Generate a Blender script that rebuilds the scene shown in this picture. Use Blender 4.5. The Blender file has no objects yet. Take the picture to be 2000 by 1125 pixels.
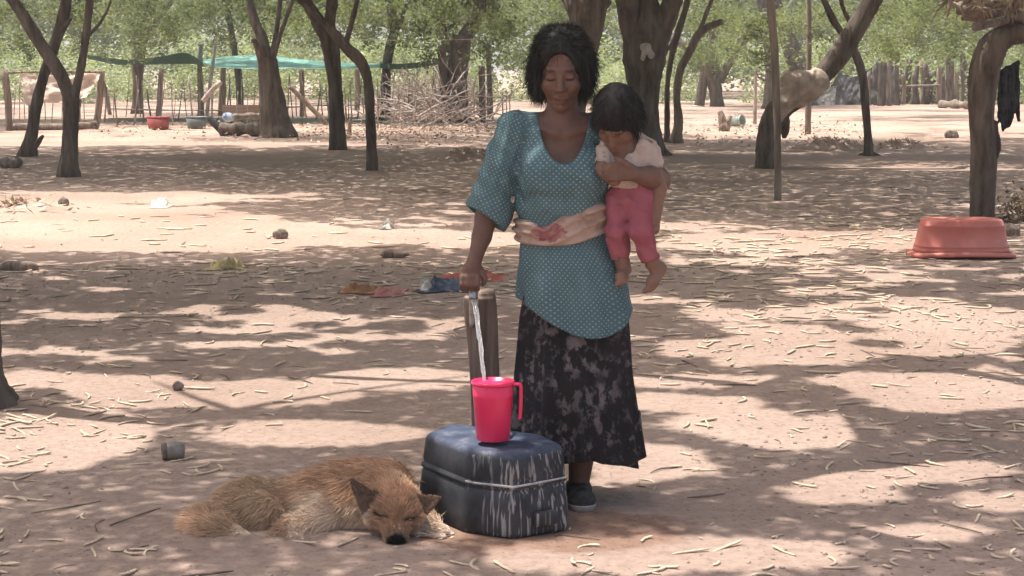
import bpy, math, random
import numpy as np
from mathutils import Vector, Matrix

rng = np.random.default_rng(7)
random.seed(7)
S = bpy.context.scene
COL = S.collection
R = math.radians

# ------------------------------------------------------------------ camera
F = 3333.0                     # focal length in photograph pixels
CAMZ = 1.40
PITCH = math.atan(432.5 / F)
cam_d = bpy.data.cameras.new('camera')
cam = bpy.data.objects.new('camera', cam_d)
COL.objects.link(cam)
cam.location = (0, 0, CAMZ)
cam.rotation_euler = (math.pi / 2 - PITCH, 0, 0)
cam_d.sensor_width = 36
cam_d.lens = 36 * F / 2000
cam_d.clip_start = 0.1
cam_d.clip_end = 2000
S.camera = cam

# ------------------------------------------------------------------ light
SUN_V = np.array([-0.30, 0.10, 0.95]); SUN_V /= np.linalg.norm(SUN_V)
world = bpy.data.worlds.new('World'); S.world = world
world.use_nodes = True
wn = world.node_tree
bg = wn.nodes['Background']
sky = wn.nodes.new('ShaderNodeTexSky')
sky.sky_type = 'NISHITA'
sky.sun_disc = False
sky.sun_elevation = math.asin(SUN_V[2])
sky.sun_rotation = math.atan2(SUN_V[0], SUN_V[1])
sky.dust_density = 8.0
wn.links.new(sky.outputs[0], bg.inputs[0])
bg.inputs[1].default_value = 0.145
sun_d = bpy.data.lights.new('sun', 'SUN')
sun_d.energy = 3.7
sun_d.angle = R(0.53)
sun_d.color = (1.0, 0.955, 0.90)
sun = bpy.data.objects.new('sun', sun_d); COL.objects.link(sun)
sun.rotation_euler = Vector(SUN_V).to_track_quat('Z', 'Y').to_euler()
S.view_settings.view_transform = 'Standard'
S.view_settings.look = 'None'
S.view_settings.gamma = 1
S.view_settings.exposure = 1.0
S.cycles.use_denoising = True
S.cycles.max_bounces = 8
S.cycles.diffuse_bounces = 4
S.cycles.transparent_max_bounces = 8

# ------------------------------------------------------------------ helpers
CP, SP = math.cos(PITCH), math.sin(PITCH)
def ray(px, py):
    vx, vy = (px - 1000) / F, (562.5 - py) / F
    return np.array([vx, CP + vy * SP, -SP + vy * CP])
def at(px, py, Y):
    d = ray(px, py); t = Y / d[1]
    return np.array([0, 0, CAMZ]) + t * d
def gnd(px, py, z=0.0):
    d = ray(px, py); t = (z - CAMZ) / d[2]
    return np.array([0, 0, CAMZ]) + t * d
def proj(P):
    P = np.asarray(P, float)
    x, y, z = P[..., 0], P[..., 1], P[..., 2] - CAMZ
    dep = y * CP - z * SP
    dep = np.where(dep < 0.2, 0.2, dep)
    up = y * SP + z * CP
    return 1000 + F * x / dep, 562.5 - F * up / dep
def mpp(p):
    """metres per photograph pixel at a point"""
    return (p[1] * CP - (p[2] - CAMZ) * SP) / F

ORG = {}
def tag(o, label=None, cat=None, group=None, kind=None):
    if label: o['label'] = label
    if cat: o['category'] = cat
    if group: o['group'] = group
    if kind: o['kind'] = kind
    return o
def thing(name, loc, label, cat, group=None):
    o = bpy.data.objects.new(name, None); COL.objects.link(o)
    o.empty_display_size = 0.1
    o.location = tuple(float(v) for v in loc); ORG[o.name] = np.array(loc, float)
    return tag(o, label, cat, group)
def mk(name, V, Fc, mat, parent=None, org=None, smooth=True, attrs=None, mats=None):
    """one mesh object; V are world coordinates; Fc is an (n,k) array or list of faces / list of arrays"""
    V = np.asarray(V, float)
    if parent is not None: o0 = ORG[parent.name]
    elif org is not None: o0 = np.asarray(org, float)
    else: o0 = np.array([V[:, 0].mean(), V[:, 1].mean(), V[:, 2].min()])
    L = V - o0
    me = bpy.data.meshes.new(name)
    if isinstance(Fc, np.ndarray): Fc = [Fc]
    if len(Fc) and isinstance(Fc[0], np.ndarray) and Fc[0].ndim == 2:
        loops = np.concatenate([f.ravel() for f in Fc]).astype(np.int32)
        tot = np.concatenate([np.full(len(f), f.shape[1], np.int32) for f in Fc])
    else:
        loops = np.array([i for f in Fc for i in f], np.int32)
        tot = np.array([len(f) for f in Fc], np.int32)
    me.vertices.add(len(L)); me.vertices.foreach_set('co', L.astype(np.float32).ravel())
    me.loops.add(len(loops)); me.loops.foreach_set('vertex_index', loops)
    me.polygons.add(len(tot))
    st = np.concatenate([[0], np.cumsum(tot)[:-1]]).astype(np.int32)
    me.polygons.foreach_set('loop_start', st)
    me.polygons.foreach_set('loop_total', tot)
    me.update(calc_edges=True)
    me.validate()
    me.polygons.foreach_set('use_smooth', np.full(len(me.polygons), smooth))
    for k, a in (attrs or {}).items():
        a = np.asarray(a, np.float32)
        if a.shape[1] == 4 or k.startswith('col'):
            if a.shape[1] == 3: a = np.concatenate([a, np.ones((len(a), 1), np.float32)], 1)
            at_ = me.attributes.new(k, 'FLOAT_COLOR', 'POINT'); at_.data.foreach_set('color', a.ravel())
        else:
            at_ = me.attributes.new(k, 'FLOAT_VECTOR', 'POINT'); at_.data.foreach_set('vector', a.ravel())
    me.materials.append(mat)
    o = bpy.data.objects.new(name, me); COL.objects.link(o)
    if parent is not None:
        o.parent = parent
        ORG[o.name] = o0
    else:
        o.location = tuple(o0); ORG[o.name] = o0
    return o

class MB:
    """collects shapes of one mesh"""
    def __init__(s): s.V = []; s.F = []; s.n = 0
    def add(s, V, Fc):
        V = np.asarray(V, float)
        s.V.append(V)
        for f in Fc: s.F.append([int(i) + s.n for i in f])
        s.n += len(V); return s
    def build(s, name, mat, parent=None, **k):
        return mk(name, np.concatenate(s.V), s.F, mat, parent, **k)

def crom(P, n):
    """Catmull-Rom resample of rows (any width)"""
    P = np.asarray(P, float)
    if len(P) == 2: return P[0] + (P[1] - P[0]) * np.linspace(0, 1, n)[:, None]
    Q = np.vstack([2 * P[0] - P[1], P, 2 * P[-1] - P[-2]])
    out = []
    for u in np.linspace(0, len(P) - 1 - 1e-9, n):
        i = int(u); t = u - i
        a, b, c, d = Q[i], Q[i + 1], Q[i + 2], Q[i + 3]
        out.append(.5 * (2 * b + (c - a) * t + (2 * a - 5 * b + 4 * c - d) * t * t + (3 * b - a - 3 * c + d) * t ** 3))
    return np.array(out)

def tube(P, rad, sides=8, rough=0.0, seed=0, flat=1.0, cap=True):
    P = np.asarray(P, float); n = len(P)
    rad = np.broadcast_to(np.asarray(rad, float), (n,))
    T = np.gradient(P, axis=0); T /= np.linalg.norm(T, axis=1)[:, None] + 1e-9
    up = np.array([0, 0, 1.0]) if abs(T[0][2]) < .9 else np.array([1.0, 0, 0])
    u = np.cross(T[0], up); u /= np.linalg.norm(u)
    r_ = np.random.default_rng(seed)
    ph = r_.uniform(0, 6.28, (6,)); 
    th = np.linspace(0, 2 * np.pi, sides, endpoint=False)
    V = []
    s = np.concatenate([[0], np.cumsum(np.linalg.norm(np.diff(P, axis=0), axis=1))])
    for i in range(n):
        u = u - T[i] * np.dot(u, T[i]); u /= np.linalg.norm(u)
        v = np.cross(T[i], u)
        k = s[i] / (rad.mean() + 1e-6)
        w = 1 + rough * (np.sin(3 * th + ph[0] + .35 * k) * .5 + np.sin(5 * th + ph[1] - .5 * k) * .4 + np.sin(2 * th + ph[2] + .8 * k) * .5 + .5 * math.sin(.9 * k + ph[3])
                         + r_.normal(0, .35, sides))
        V.append(P[i] + (np.cos(th) * w)[:, None] * u * rad[i] + (np.sin(th) * w)[:, None] * v * rad[i] * flat)
    V = np.concatenate(V)
    Fc = [[i * sides + j, i * sides + (j + 1) % sides, (i + 1) * sides + (j + 1) % sides, (i + 1) * sides + j] for i in range(n - 1) for j in range(sides)]
    if cap:
        Fc.append(list(range(sides))[::-1]); Fc.append([(n - 1) * sides + j for j in range(sides)])
    return V, Fc

def lathe(prof, c, n=32):
    """prof rows (r,z); c base centre"""
    th = np.linspace(0, 2 * np.pi, n, endpoint=False)
    V = np.concatenate([np.stack([c[0] + r * np.cos(th), c[1] + r * np.sin(th), np.full(n, c[2] + z)], 1) for r, z in prof])
    m = len(prof)
    Fc = [[i * n + j, i * n + (j + 1) % n, (i + 1) * n + (j + 1) % n, (i + 1) * n + j] for i in range(m - 1) for j in range(n)]
    Fc.append(list(range(n))[::-1]); Fc.append([(m - 1) * n + j for j in range(n)])
    return V, Fc

def round_poly(C, r, k=5):
    """ring of points round a convex polygon with rounded corners; r number or list"""
    C = np.asarray(C, float); n = len(C); out = []
    r = [r] * n if np.isscalar(r) else r
    for i in range(n):
        p, a, b = C[i], C[i - 1], C[(i + 1) % n]
        ua = (a - p) / np.linalg.norm(a - p); ub = (b - p) / np.linalg.norm(b - p)
        s, e = p + ua * r[i], p + ub * r[i]
        for t in np.linspace(0, 1, k):
            out.append((1 - t) ** 2 * s + 2 * t * (1 - t) * p + t * t * e)
    return np.array(out)
def loft(rings, cap=True):
    n = len(rings[0]); V = np.concatenate(rings)
    Fc = [[i * n + j, i * n + (j + 1) % n, (i + 1) * n + (j + 1) % n, (i + 1) * n + j] for i in range(len(rings) - 1) for j in range(n)]
    if cap:
        Fc.append(list(range(n))[::-1]); Fc.append([(len(rings) - 1) * n + j for j in range(n)])
    return V, Fc
def sheet(G):
    """faces of a (a,b,3) grid"""
    a, b = G.shape[:2]
    idx = np.arange(a * b).reshape(a, b)
    return G.reshape(-1, 3), np.stack([idx[:-1, :-1], idx[:-1, 1:], idx[1:, 1:], idx[1:, :-1]], -1).reshape(-1, 4)
def slab(G, th):
    """closed thin sheet with thickness th along its normals"""
    G = np.asarray(G, float)
    du = np.gradient(G, axis=0); dv = np.gradient(G, axis=1)
    N = np.cross(du, dv); N /= np.linalg.norm(N, axis=2)[..., None] + 1e-9
    A, fa = sheet(G + N * th / 2); B, fb = sheet(G - N * th / 2)
    a, b = G.shape[:2]; n = a * b
    idx = np.arange(n).reshape(a, b)
    bd = np.concatenate([idx[0, :], idx[1:, -1], idx[-1, -2::-1], idx[-2:0:-1, 0]])
    nx = np.roll(bd, -1)
    rim = np.stack([bd, bd + n, nx + n, nx], 1)
    return np.concatenate([A, B]), np.concatenate([fa[:, ::-1], fb + n, rim])

def fbm(P, scale, seed=0, octv=3):
    """cheap smooth value noise in numpy, about -1..1"""
    P = np.asarray(P, float) * scale
    out = np.zeros(P.shape[:-1]); amp = 1.0; tot = 0
    for o in range(octv):
        Q = P * (2 ** o) + seed * 17.13 + o * 5.7
        i = np.floor(Q).astype(np.int64); f = Q - i; f = f * f * (3 - 2 * f)
        d = P.shape[-1]; val = 0
        for c in range(2 ** d):
            w = 1.0; h = np.zeros(out.shape, np.int64)
            for k in range(d):
                b = (c >> k) & 1
                w = w * (f[..., k] if b else 1 - f[..., k])
                h = h + (i[..., k] + b) * (73856093, 19349663, 83492791)[k]
            h = (h ^ (h >> 13)) * 1274126177 & 0x7fffffff
            h = (h ^ (h >> 11)) * 668265263 & 0x7fffffff
            val = val + w * ((h % 65536) / 32768.0 - 1)
        out += amp * val; tot += amp; amp *= .5
    return out / tot

# ---- implicit surfaces
def smin(a, b, k):
    h = np.clip(.5 + .5 * (b - a) / k, 0, 1)
    return b + (a - b) * h - k * h * (1 - h)
def smax(a, b, k): return -smin(-a, -b, k)
def ell(P, c, r, M=None):
    Q = P - np.asarray(c)
    if M is not None: Q = Q @ M
    r = np.asarray(r, float)
    k0 = np.linalg.norm(Q / r, axis=1); k1 = np.linalg.norm(Q / (r * r), axis=1) + 1e-9
    return k0 * (k0 - 1) / k1
def cap(P, a, b, ra, rb):
    a = np.asarray(a, float); b = np.asarray(b, float); ab = b - a
    t = np.clip(((P - a) @ ab) / (ab @ ab + 1e-12), 0, 1)
    return np.linalg.norm(P - a - t[:, None] * ab, axis=1) - (ra + (rb - ra) * t)
def chain(P, pts, rad, k=.006):
    d = None
    for i in range(len(pts) - 1):
        e = cap(P, pts[i], pts[i + 1], rad[i], rad[i + 1])
        d = e if d is None else smin(d, e, k)
    return d
def sdf_mesh(fn, lo, hi, h, B=8, margin=.03):
    lo = np.asarray(lo, float); hi = np.asarray(hi, float)
    nb = np.ceil((hi - lo) / (h * B)).astype(int)
    n = nb * B + 1
    V = np.empty(n, np.float32)
    bc = np.stack(np.meshgrid(*[np.arange(k) for k in nb], indexing='ij'), -1).reshape(-1, 3)
    d = fn(lo + (bc + .5) * B * h)
    near = np.abs(d) < h * B * .87 + margin
    for (i, j, k), dv in zip(bc[~near], d[~near]):
        V[i * B:i * B + B + 1, j * B:j * B + B + 1, k * B:k * B + B + 1] = dv
    g = np.stack(np.meshgrid(*[np.arange(B + 1)] * 3, indexing='ij'), -1).reshape(-1, 3)
    nbk = bc[near]
    for s in range(0, len(nbk), 400):
        q = nbk[s:s + 400]
        pts = (q[:, None, :] * B + g[None]).reshape(-1, 3)
        dv = fn(lo + pts * h).astype(np.float32)
        V[pts[:, 0], pts[:, 1], pts[:, 2]] = dv
    Sg = V < 0
    c = sum(Sg[a:n[0] - 1 + a, b:n[1] - 1 + b, e:n[2] - 1 + e].astype(np.int8) for a in (0, 1) for b in (0, 1) for e in (0, 1))
    act = (c > 0) & (c < 8)
    idx = np.argwhere(act); ids = np.full(act.shape, -1, np.int32); ids[act] = np.arange(len(idx))
    acc = np.zeros((len(idx), 3)); cnt = np.zeros(len(idx))
    cor = [(a, b, e) for a in (0, 1) for b in (0, 1) for e in (0, 1)]
    for A in cor:
        for ax in range(3):
            if A[ax]: continue
            Bq = list(A); Bq[ax] = 1
            ia = idx + A; ib = idx + Bq
            va = V[ia[:, 0], ia[:, 1], ia[:, 2]].astype(float); vb = V[ib[:, 0], ib[:, 1], ib[:, 2]].astype(float)
            m = (va < 0) != (vb < 0)
            t = np.where(m, va / np.where(va == vb, 1, va - vb), 0)
            pt = np.array(A, float) + (np.array(Bq) - np.array(A)) * t[:, None]
            acc += pt * m[:, None]; cnt += m
    verts = lo + h * (idx + acc / cnt[:, None])
    Fs = []
    for ax in range(3):
        sl0 = [slice(1, -1)] * 3; sl1 = [slice(1, -1)] * 3
        sl0[ax] = slice(0, -1); sl1[ax] = slice(1, None)
        a, b = Sg[tuple(sl0)], Sg[tuple(sl1)]
        w = np.argwhere(a != b); sgn = a[a != b]
        w = w + np.array([0 if k == ax else 1 for k in range(3)])
        o1, o2 = (ax + 1) % 3, (ax + 2) % 3
        e1 = np.zeros(3, int); e1[o1] = 1; e2 = np.zeros(3, int); e2[o2] = 1
        q = [ids[tuple((w - x).T)] for x in (e1 + e2, e2, np.zeros(3, int), e1)]
        f = np.stack(q, 1)
        f[~sgn] = f[~sgn][:, ::-1]
        Fs.append(f)
    Fc = np.concatenate(Fs)
    Fc = Fc[(Fc >= 0).all(1)]
    # light smoothing
    for _ in range(1):
        sm = np.zeros_like(verts); ct = np.zeros(len(verts))
        for a, b in ((0, 1), (1, 2), (2, 3), (3, 0)):
            np.add.at(sm, Fc[:, a], verts[Fc[:, b]]); np.add.at(ct, Fc[:, a], 1)
        verts = verts * .6 + .4 * sm / np.maximum(ct, 1)[:, None]
    return verts, Fc
def tri_normals(V, Fc):
    N = np.cross(V[Fc[:, 2]] - V[Fc[:, 0]], V[Fc[:, 3]] - V[Fc[:, 1]])
    A = np.linalg.norm(N, axis=1); return N / (A[:, None] + 1e-12), A / 2
def strands(root, d0, d1, length, width, r):
    """tapering bent ribbons; root/d0/d1 (n,3), returns V, [quads,tris]"""
    n = len(root); L = length[:, None]
    p1 = root + d0 * L * .5; p2 = p1 + d1 * L * .5
    side = np.cross(d0, r.normal(0, 1, (n, 3))); side /= np.linalg.norm(side, axis=1)[:, None] + 1e-9
    w = width[:, None]
    V = np.stack([root - side * w, root + side * w, p1 + side * w * .75, p1 - side * w * .75, p2], 1).reshape(-1, 3)
    b = np.arange(n)[:, None] * 5
    return V, [b + np.array([0, 1, 2, 3]), b + np.array([3, 2, 4])]
def leaves(C, L, asp, r, up=0.6):
    """rhombic leaf faces"""
    n = len(C)
    N = r.normal(0, 1, (n, 3)); N /= np.linalg.norm(N, axis=1)[:, None]; N[:, 2] = np.abs(N[:, 2]) + up
    N /= np.linalg.norm(N, axis=1)[:, None]
    u = np.cross(N, r.normal(0, 1, (n, 3))); u /= np.linalg.norm(u, axis=1)[:, None]
    v = np.cross(N, u)
    L = np.broadcast_to(L, (n,))[:, None]
    V = np.stack([C - u * L * .5, C + v * L * asp * .5 - u * L * .05, C + u * L * .5, C - v * L * asp * .5 - u * L * .05], 1).reshape(-1, 3)
    return V, np.arange(n)[:, None] * 4 + np.array([0, 1, 2, 3])

# ------------------------------------------------------------------ materials
def newmat(name):
    m = bpy.data.materials.new(name); m.use_nodes = True
    nt = m.node_tree; b = nt.nodes['Principled BSDF']
    return m, nt, b
def N(nt, t, **k):
    n = nt.nodes.new(t)
    for a, v in k.items(): setattr(n, a, v)
    return n
def mapped(nt, scale=(1, 1, 1), coord='Object'):
    tc = N(nt, 'ShaderNodeTexCoord'); mp = N(nt, 'ShaderNodeMapping')
    mp.inputs['Scale'].default_value = scale
    nt.links.new(tc.outputs[coord], mp.inputs[0]); return mp.outputs[0]
def noise_n(nt, vec, scale, detail=4, rough=.55):
    n = N(nt, 'ShaderNodeTexNoise'); n.inputs['Scale'].default_value = scale
    n.inputs['Detail'].default_value = detail; n.inputs['Roughness'].default_value = rough
    nt.links.new(vec, n.inputs['Vector']); return n.outputs[0]
def ramp(nt, fac, stops):
    r = N(nt, 'ShaderNodeValToRGB'); e = r.color_ramp.elements
    while len(e) < len(stops): e.new(.5)
    for q, (p, c) in zip(e, stops):
        q.position = p; q.color = (*c, 1) if len(c) == 3 else c
    nt.links.new(fac, r.inputs[0]); return r.outputs[0]
def mixc(nt, fac, a, b, mode='MIX'):
    m = N(nt, 'ShaderNodeMix', data_type='RGBA', blend_type=mode)
    if isinstance(fac, float): m.inputs[0].default_value = fac
    else: nt.links.new(fac, m.inputs[0])
    for s, i in ((a, 6), (b, 7)):
        if isinstance(s, tuple): m.inputs[i].default_value = (*s, 1)
        else: nt.links.new(s, m.inputs[i])
    return m.outputs[2]
def math_n(nt, op, a, b=None):
    m = N(nt, 'ShaderNodeMath', operation=op)
    for i, s in enumerate((a, b)):
        if s is None: continue
        if isinstance(s, (int, float)): m.inputs[i].default_value = s
        else: nt.links.new(s, m.inputs[i])
    return m.outputs[0]
def bump(nt, b, h, strength, dist):
    n = N(nt, 'ShaderNodeBump'); n.inputs['Strength'].default_value = strength; n.inputs['Distance'].default_value = dist
    nt.links.new(h, n.inputs['Height']); nt.links.new(n.outputs[0], b.inputs['Normal']); return n
def pmat(name, c1, c2, scale=8, rough=.85, bs=.4, bd=.01, stretch=(1, 1, 1), bscale=None, lo=.35, hi=.65, spec=.25):
    m, nt, b = newmat(name)
    v = mapped(nt, stretch)
    f = noise_n(nt, v, scale, 6, .6)
    nt.links.new(ramp(nt, f, [(lo, c1), (hi, c2)]), b.inputs['Base Color'])
    b.inputs['Roughness'].default_value = rough
    b.inputs['Specular IOR Level'].default_value = spec
    if bs: bump(nt, b, noise_n(nt, v, bscale or scale * 3, 6, .65), bs, bd)
    return m
def leafmat(name, c1, c2, trans=.45, scale=.9, tint=1.25):
    m, nt, b = newmat(name)
    v = mapped(nt)
    col = ramp(nt, noise_n(nt, v, scale, 5, .7), [(.32, c1), (.68, c2)])
    nt.links.new(col, b.inputs['Base Color']); b.inputs['Roughness'].default_value = .55
    b.inputs['Specular IOR Level'].default_value = .3
    tr = N(nt, 'ShaderNodeBsdfTranslucent')
    tm = mixc(nt, 1.0, col, (tint, tint * 1.05, tint * .6), 'MULTIPLY'); nt.links.new(tm, tr.inputs[0])
    mx = N(nt, 'ShaderNodeMixShader'); mx.inputs[0].default_value = trans
    nt.links.new(b.outputs[0], mx.inputs[1]); nt.links.new(tr.outputs[0], mx.inputs[2])
    nt.links.new(mx.outputs[0], nt.nodes['Material Output'].inputs[0])
    return m
def colmat(name, rough=.6, spec=.3, bscale=60, bs=.15, bd=.003, sss=0.0, var=.25, vscale=25):
    """base colour from the mesh's own colour attribute, broken up by noise"""
    m, nt, b = newmat(name)
    a = N(nt, 'ShaderNodeAttribute', attribute_name='col')
    v = mapped(nt)
    k = ramp(nt, noise_n(nt, v, vscale, 5, .6), [(.3, (1 - var,) * 3), (.7, (1 + var * .6,) * 3)])
    nt.links.new(mixc(nt, 1.0, a.outputs['Color'], k, 'MULTIPLY'), b.inputs['Base Color'])
    b.inputs['Roughness'].default_value = rough; b.inputs['Specular IOR Level'].default_value = spec
    if bs: bump(nt, b, noise_n(nt, v, bscale, 4), bs, bd)
    if sss: b.inputs['Subsurface Weight'].default_value = sss; b.inputs['Subsurface Radius'].default_value = (.012, .005, .003)
    return m

M = {}
# earth
m, nt, b = newmat('bare_earth'); v = mapped(nt)
big = ramp(nt, noise_n(nt, v, .45, 5, .6), [(.3, (.300, .214, .170)), (.7, (.428, .323, .268))])
fine = ramp(nt, noise_n(nt, v, 26, 8, .75), [(.3, (.70, .67, .64)), (.5, (1, 1, 1)), (.72, (1.18, 1.16, 1.13))])
c = mixc(nt, 1.0, big, fine, 'MULTIPLY')
vo = N(nt, 'ShaderNodeTexVoronoi'); vo.inputs['Scale'].default_value = 34; nt.links.new(v, vo.inputs['Vector'])
nz2 = noise_n(nt, v, 3.1, 4)
spk = math_n(nt, 'MULTIPLY', math_n(nt, 'LESS_THAN', vo.outputs['Distance'], .20), math_n(nt, 'GREATER_THAN', nz2, .5))
c = mixc(nt, math_n(nt, 'MULTIPLY', spk, .55), c, (.15, .10, .075))
# damp earth where the tap drips
wv = N(nt, 'ShaderNodeVectorMath', operation='SUBTRACT'); nt.links.new(v, wv.inputs[0]); wv.inputs[1].default_value = (.08, 5.07, 0)
wm = N(nt, 'ShaderNodeVectorMath', operation='MULTIPLY'); nt.links.new(wv.outputs[0], wm.inputs[0]); wm.inputs[1].default_value = (2.1, 3.3, 1)
wl = N(nt, 'ShaderNodeVectorMath', operation='LENGTH'); nt.links.new(wm.outputs[0], wl.inputs[0])
damp = ramp(nt, math_n(nt, 'ADD', wl.outputs['Value'], math_n(nt, 'MULTIPLY', math_n(nt, 'SUBTRACT', noise_n(nt, v, 5, 4), .5), 1.0)), [(.78, (1, 1, 1)), (1.0, (0, 0, 0))])
c = mixc(nt, damp, c, mixc(nt, 1.0, c, (.72, .62, .56), 'MULTIPLY'))
nt.links.new(c, b.inputs['Base Color']); b.inputs['Roughness'].default_value = .95; b.inputs['Specular IOR Level'].default_value = .15
bh = math_n(nt, 'ADD', noise_n(nt, v, 18, 8, .7), math_n(nt, 'MULTIPLY', noise_n(nt, v, 3.5, 4), 1.5))
bump(nt, b, bh, .55, .03)
M['earth'] = m
M['bark'] = pmat('bark', (.065, .050, .040), (.19, .155, .128), 9, .95, 1.0, .035, (1, 1, .22), 16)
M['barkpale'] = pmat('pale_bark', (.12, .095, .075), (.27, .22, .18), 10, .95, .8, .02, (1, 1, .2), 18)
M['pole'] = pmat('weathered_pole', (.13, .105, .085), (.28, .235, .19), 14, .9, .5, .01, (1, 1, .12), 26)
M['wood'] = pmat('old_post_wood', (.12, .088, .066), (.36, .28, .22), 22, .9, .9, .008, (1, 1, .08), 55)
M['twig'] = pmat('bleached_twig', (.27, .22, .19), (.50, .43, .385), 5, .9, .3, .01)
M['leaf'] = leafmat('mesquite_leaf', (.062, .082, .036), (.135, .155, .075))
M['leaffar'] = leafmat('woodland_leaf', (.075, .10, .045), (.185, .215, .11), .45, .35)
M['bush'] = leafmat('pale_bush_leaf', (.18, .22, .12), (.37, .42, .27), .4, .5)
M['dryleaf'] = leafmat('dry_leaf', (.12, .085, .05), (.28, .21, .13), .25, 3, 1.0)
M['pod'] = pmat('dry_pod', (.50, .38, .27), (.72, .59, .45), 14, .7, .3, .003)
M['litter'] = pmat('dry_litter', (.28, .20, .14), (.62, .50, .40), 4, .9, 0)

# ------------------------------------------------------------------ ground
def gz(x, y):
    P = np.stack([np.asarray(x, float), np.asarray(y, float)], -1)
    return .010 * fbm(P, .55, 3, 2) + .0045 * fbm(P, 5.0, 5, 2)
def graded(near, step, far, ratio):
    a = list(np.arange(0, near, step)); 
    while a[-1] < far: a.append(a[-1] + max(step, (a[-1] - near + step / (ratio - 1)) * (ratio - 1)))
    return np.array(a)
gx = graded(2.6, .035, 420, 1.09); gx = np.concatenate([-gx[:0:-1], gx])
gy = np.concatenate([4.4 - graded(.2, .1, 60, 1.2)[:0:-1], 4.4 + graded(3.2, .03, 700, 1.022)])
GX, GY = np.meshgrid(gx, gy, indexing='ij')
GZ = gz(GX, GY)
fade = np.clip((60 - GY) / 30, 0, 1); GZ = GZ * fade
V, Fc = sheet(np.stack([GX, GY, GZ], -1))
tag(mk('ground', V, Fc[:, ::-1] if False else Fc, M['earth'], org=(0, 0, 0)), kind='structure')

def ong(px, py, up=0.0):
    p = gnd(px, py); p[2] = float(gz(p[0], p[1])) + up; return p

# ------------------------------------------------------------------ trees
def limb_pts(L, Y0, drift=0.0, n=None):
    """[(px,py,r)] -> world path and radii"""
    P = []; rr = []
    for i, (px, py, r) in enumerate(L):
        Y = Y0 + drift * i / max(1, len(L) - 1)
        p = at(px, py, Y); P.append(p); rr.append(r * mpp(p))
    Q = crom(np.column_stack([P, rr]), n or (len(L) * 5))
    return Q[:, :3], np.maximum(Q[:, 3], .004)
TREES = []
def tree(name, label, limbs, group, mat='bark', sides=14, drift=.5, flare=1.5, cat='tree', grow=True, rough=.09):
    bx, by, br = limbs[0][0]
    g = gnd(bx, by); Y0 = g[1]
    root = thing(name, g, label, cat, group)
    mb = MB(); tips = []; rr = random.Random(hash(label) % 1000 if False else sum(map(ord, label)))
    for i, L in enumerate(limbs):
        P, ra = limb_pts(L, Y0 if i == 0 else Y0 + 0.0, 0 if i == 0 else rr.uniform(-drift, drift))
        if i == 0:
            hgt = P[:, 2] - P[0, 2]
            ra = ra * (1 + (flare - 1) * np.exp(-hgt / .16)); P[0, 2] -= .06
        if grow and L[-1][1] < 25:      # leaves the picture upwards: carry on into the crown
            d = P[-1] - P[-4]; d /= np.linalg.norm(d); q = P[-1]; r0 = ra[-1]; pts = [np.append(q, r0)]
            for k in range(4):
                d = d * .8 + np.array([rr.uniform(-.35, .35), rr.uniform(-.35, .35), .28]); d /= np.linalg.norm(d)
                q = q + d * rr.uniform(.6, .95); pts.append(np.append(q, max(.012, r0 * (1 - .2 * (k + 1)))))
                if k > 0:
                    e = d * .4 + np.array([rr.uniform(-1, 1), rr.uniform(-1, 1), .35]); e /= np.linalg.norm(e)
                    b1 = np.array([q + e * t + np.array([0, 0, .12 * t * t]) for t in (0, .5, 1.0, 1.5)])
                    mb.add(*tube(crom(b1, 8), np.linspace(r0 * .45, .01, 8), 6, .1, i * 7 + k))
                    tips.append(b1[-1])
            Q = crom(np.array(pts), 16)
            mb.add(*tube(Q[:, :3], np.maximum(Q[:, 3], .01), 8, .08, i + 50)); tips.append(Q[-1, :3])
        mb.add(*tube(P, ra, sides if i == 0 else max(7, sides - 3), rough, i + len(label)))
    tr = mb.build('trunk', M[mat], root)
    t = dict(root=root, base=g, tips=tips, leaf=[], trunk=tr)
    TREES.append(t); return t

GT = 'mesquite trees shading the yard'
tree('mesquite_tree', 'forked tree whose two limbs part at fence level, thin twig on its right limb',
     [[(133, 345, 17), (136, 290, 15), (138, 240, 15), (139, 190, 16)],
      [(137, 200, 13), (120, 150, 13), (88, 98, 13), (52, 42, 12), (22, -5, 12)],
      [(140, 205, 11), (156, 140, 8), (166, 85, 8), (176, -5, 7)],
      [(170, 72, 3.5), (193, 48, 3), (207, 25, 2.5), (216, 4, 2)]], GT)
tree('mesquite_tree', 'slanting dark tree behind the forked one, with a broken stub near its foot',
     [[(52, 305, 15), (62, 262, 11), (72, 205, 11), (86, 145, 10), (104, 95, 11), (122, 40, 11), (131, -5, 11)],
      [(62, 292, 8), (74, 278, 6), (84, 265, 3)], [(112, 72, 6), (128, 50, 5), (138, 38, 3)]], GT)
tree('mesquite_tree', 'stout split trunk with snapped upper limbs standing by the green netting',
     [[(543, 268, 30), (535, 225, 27), (527, 165, 22), (521, 112, 19)],
      [(518, 130, 11), (508, 100, 9), (494, 76, 5)], [(520, 125, 13), (512, 75, 11), (498, 42, 9), (486, -5, 8)],
      [(530, 125, 8), (540, 60, 5), (548, -5, 5)], [(532, 120, 5), (552, 55, 4), (574, -5, 4)]], GT, flare=1.35)
tree('mesquite_tree', 'tall straight trunk beside the crooked slim one, forking near the picture top',
     [[(659, 293, 16), (657, 230, 15), (655, 165, 14), (648, 105, 16), (640, 70, 17)],
      [(641, 80, 14), (622, 42, 13), (606, 15, 12), (594, -8, 12)], [(643, 75, 11), (645, 35, 11), (650, -8, 11)]], GT, flare=1.25)
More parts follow.
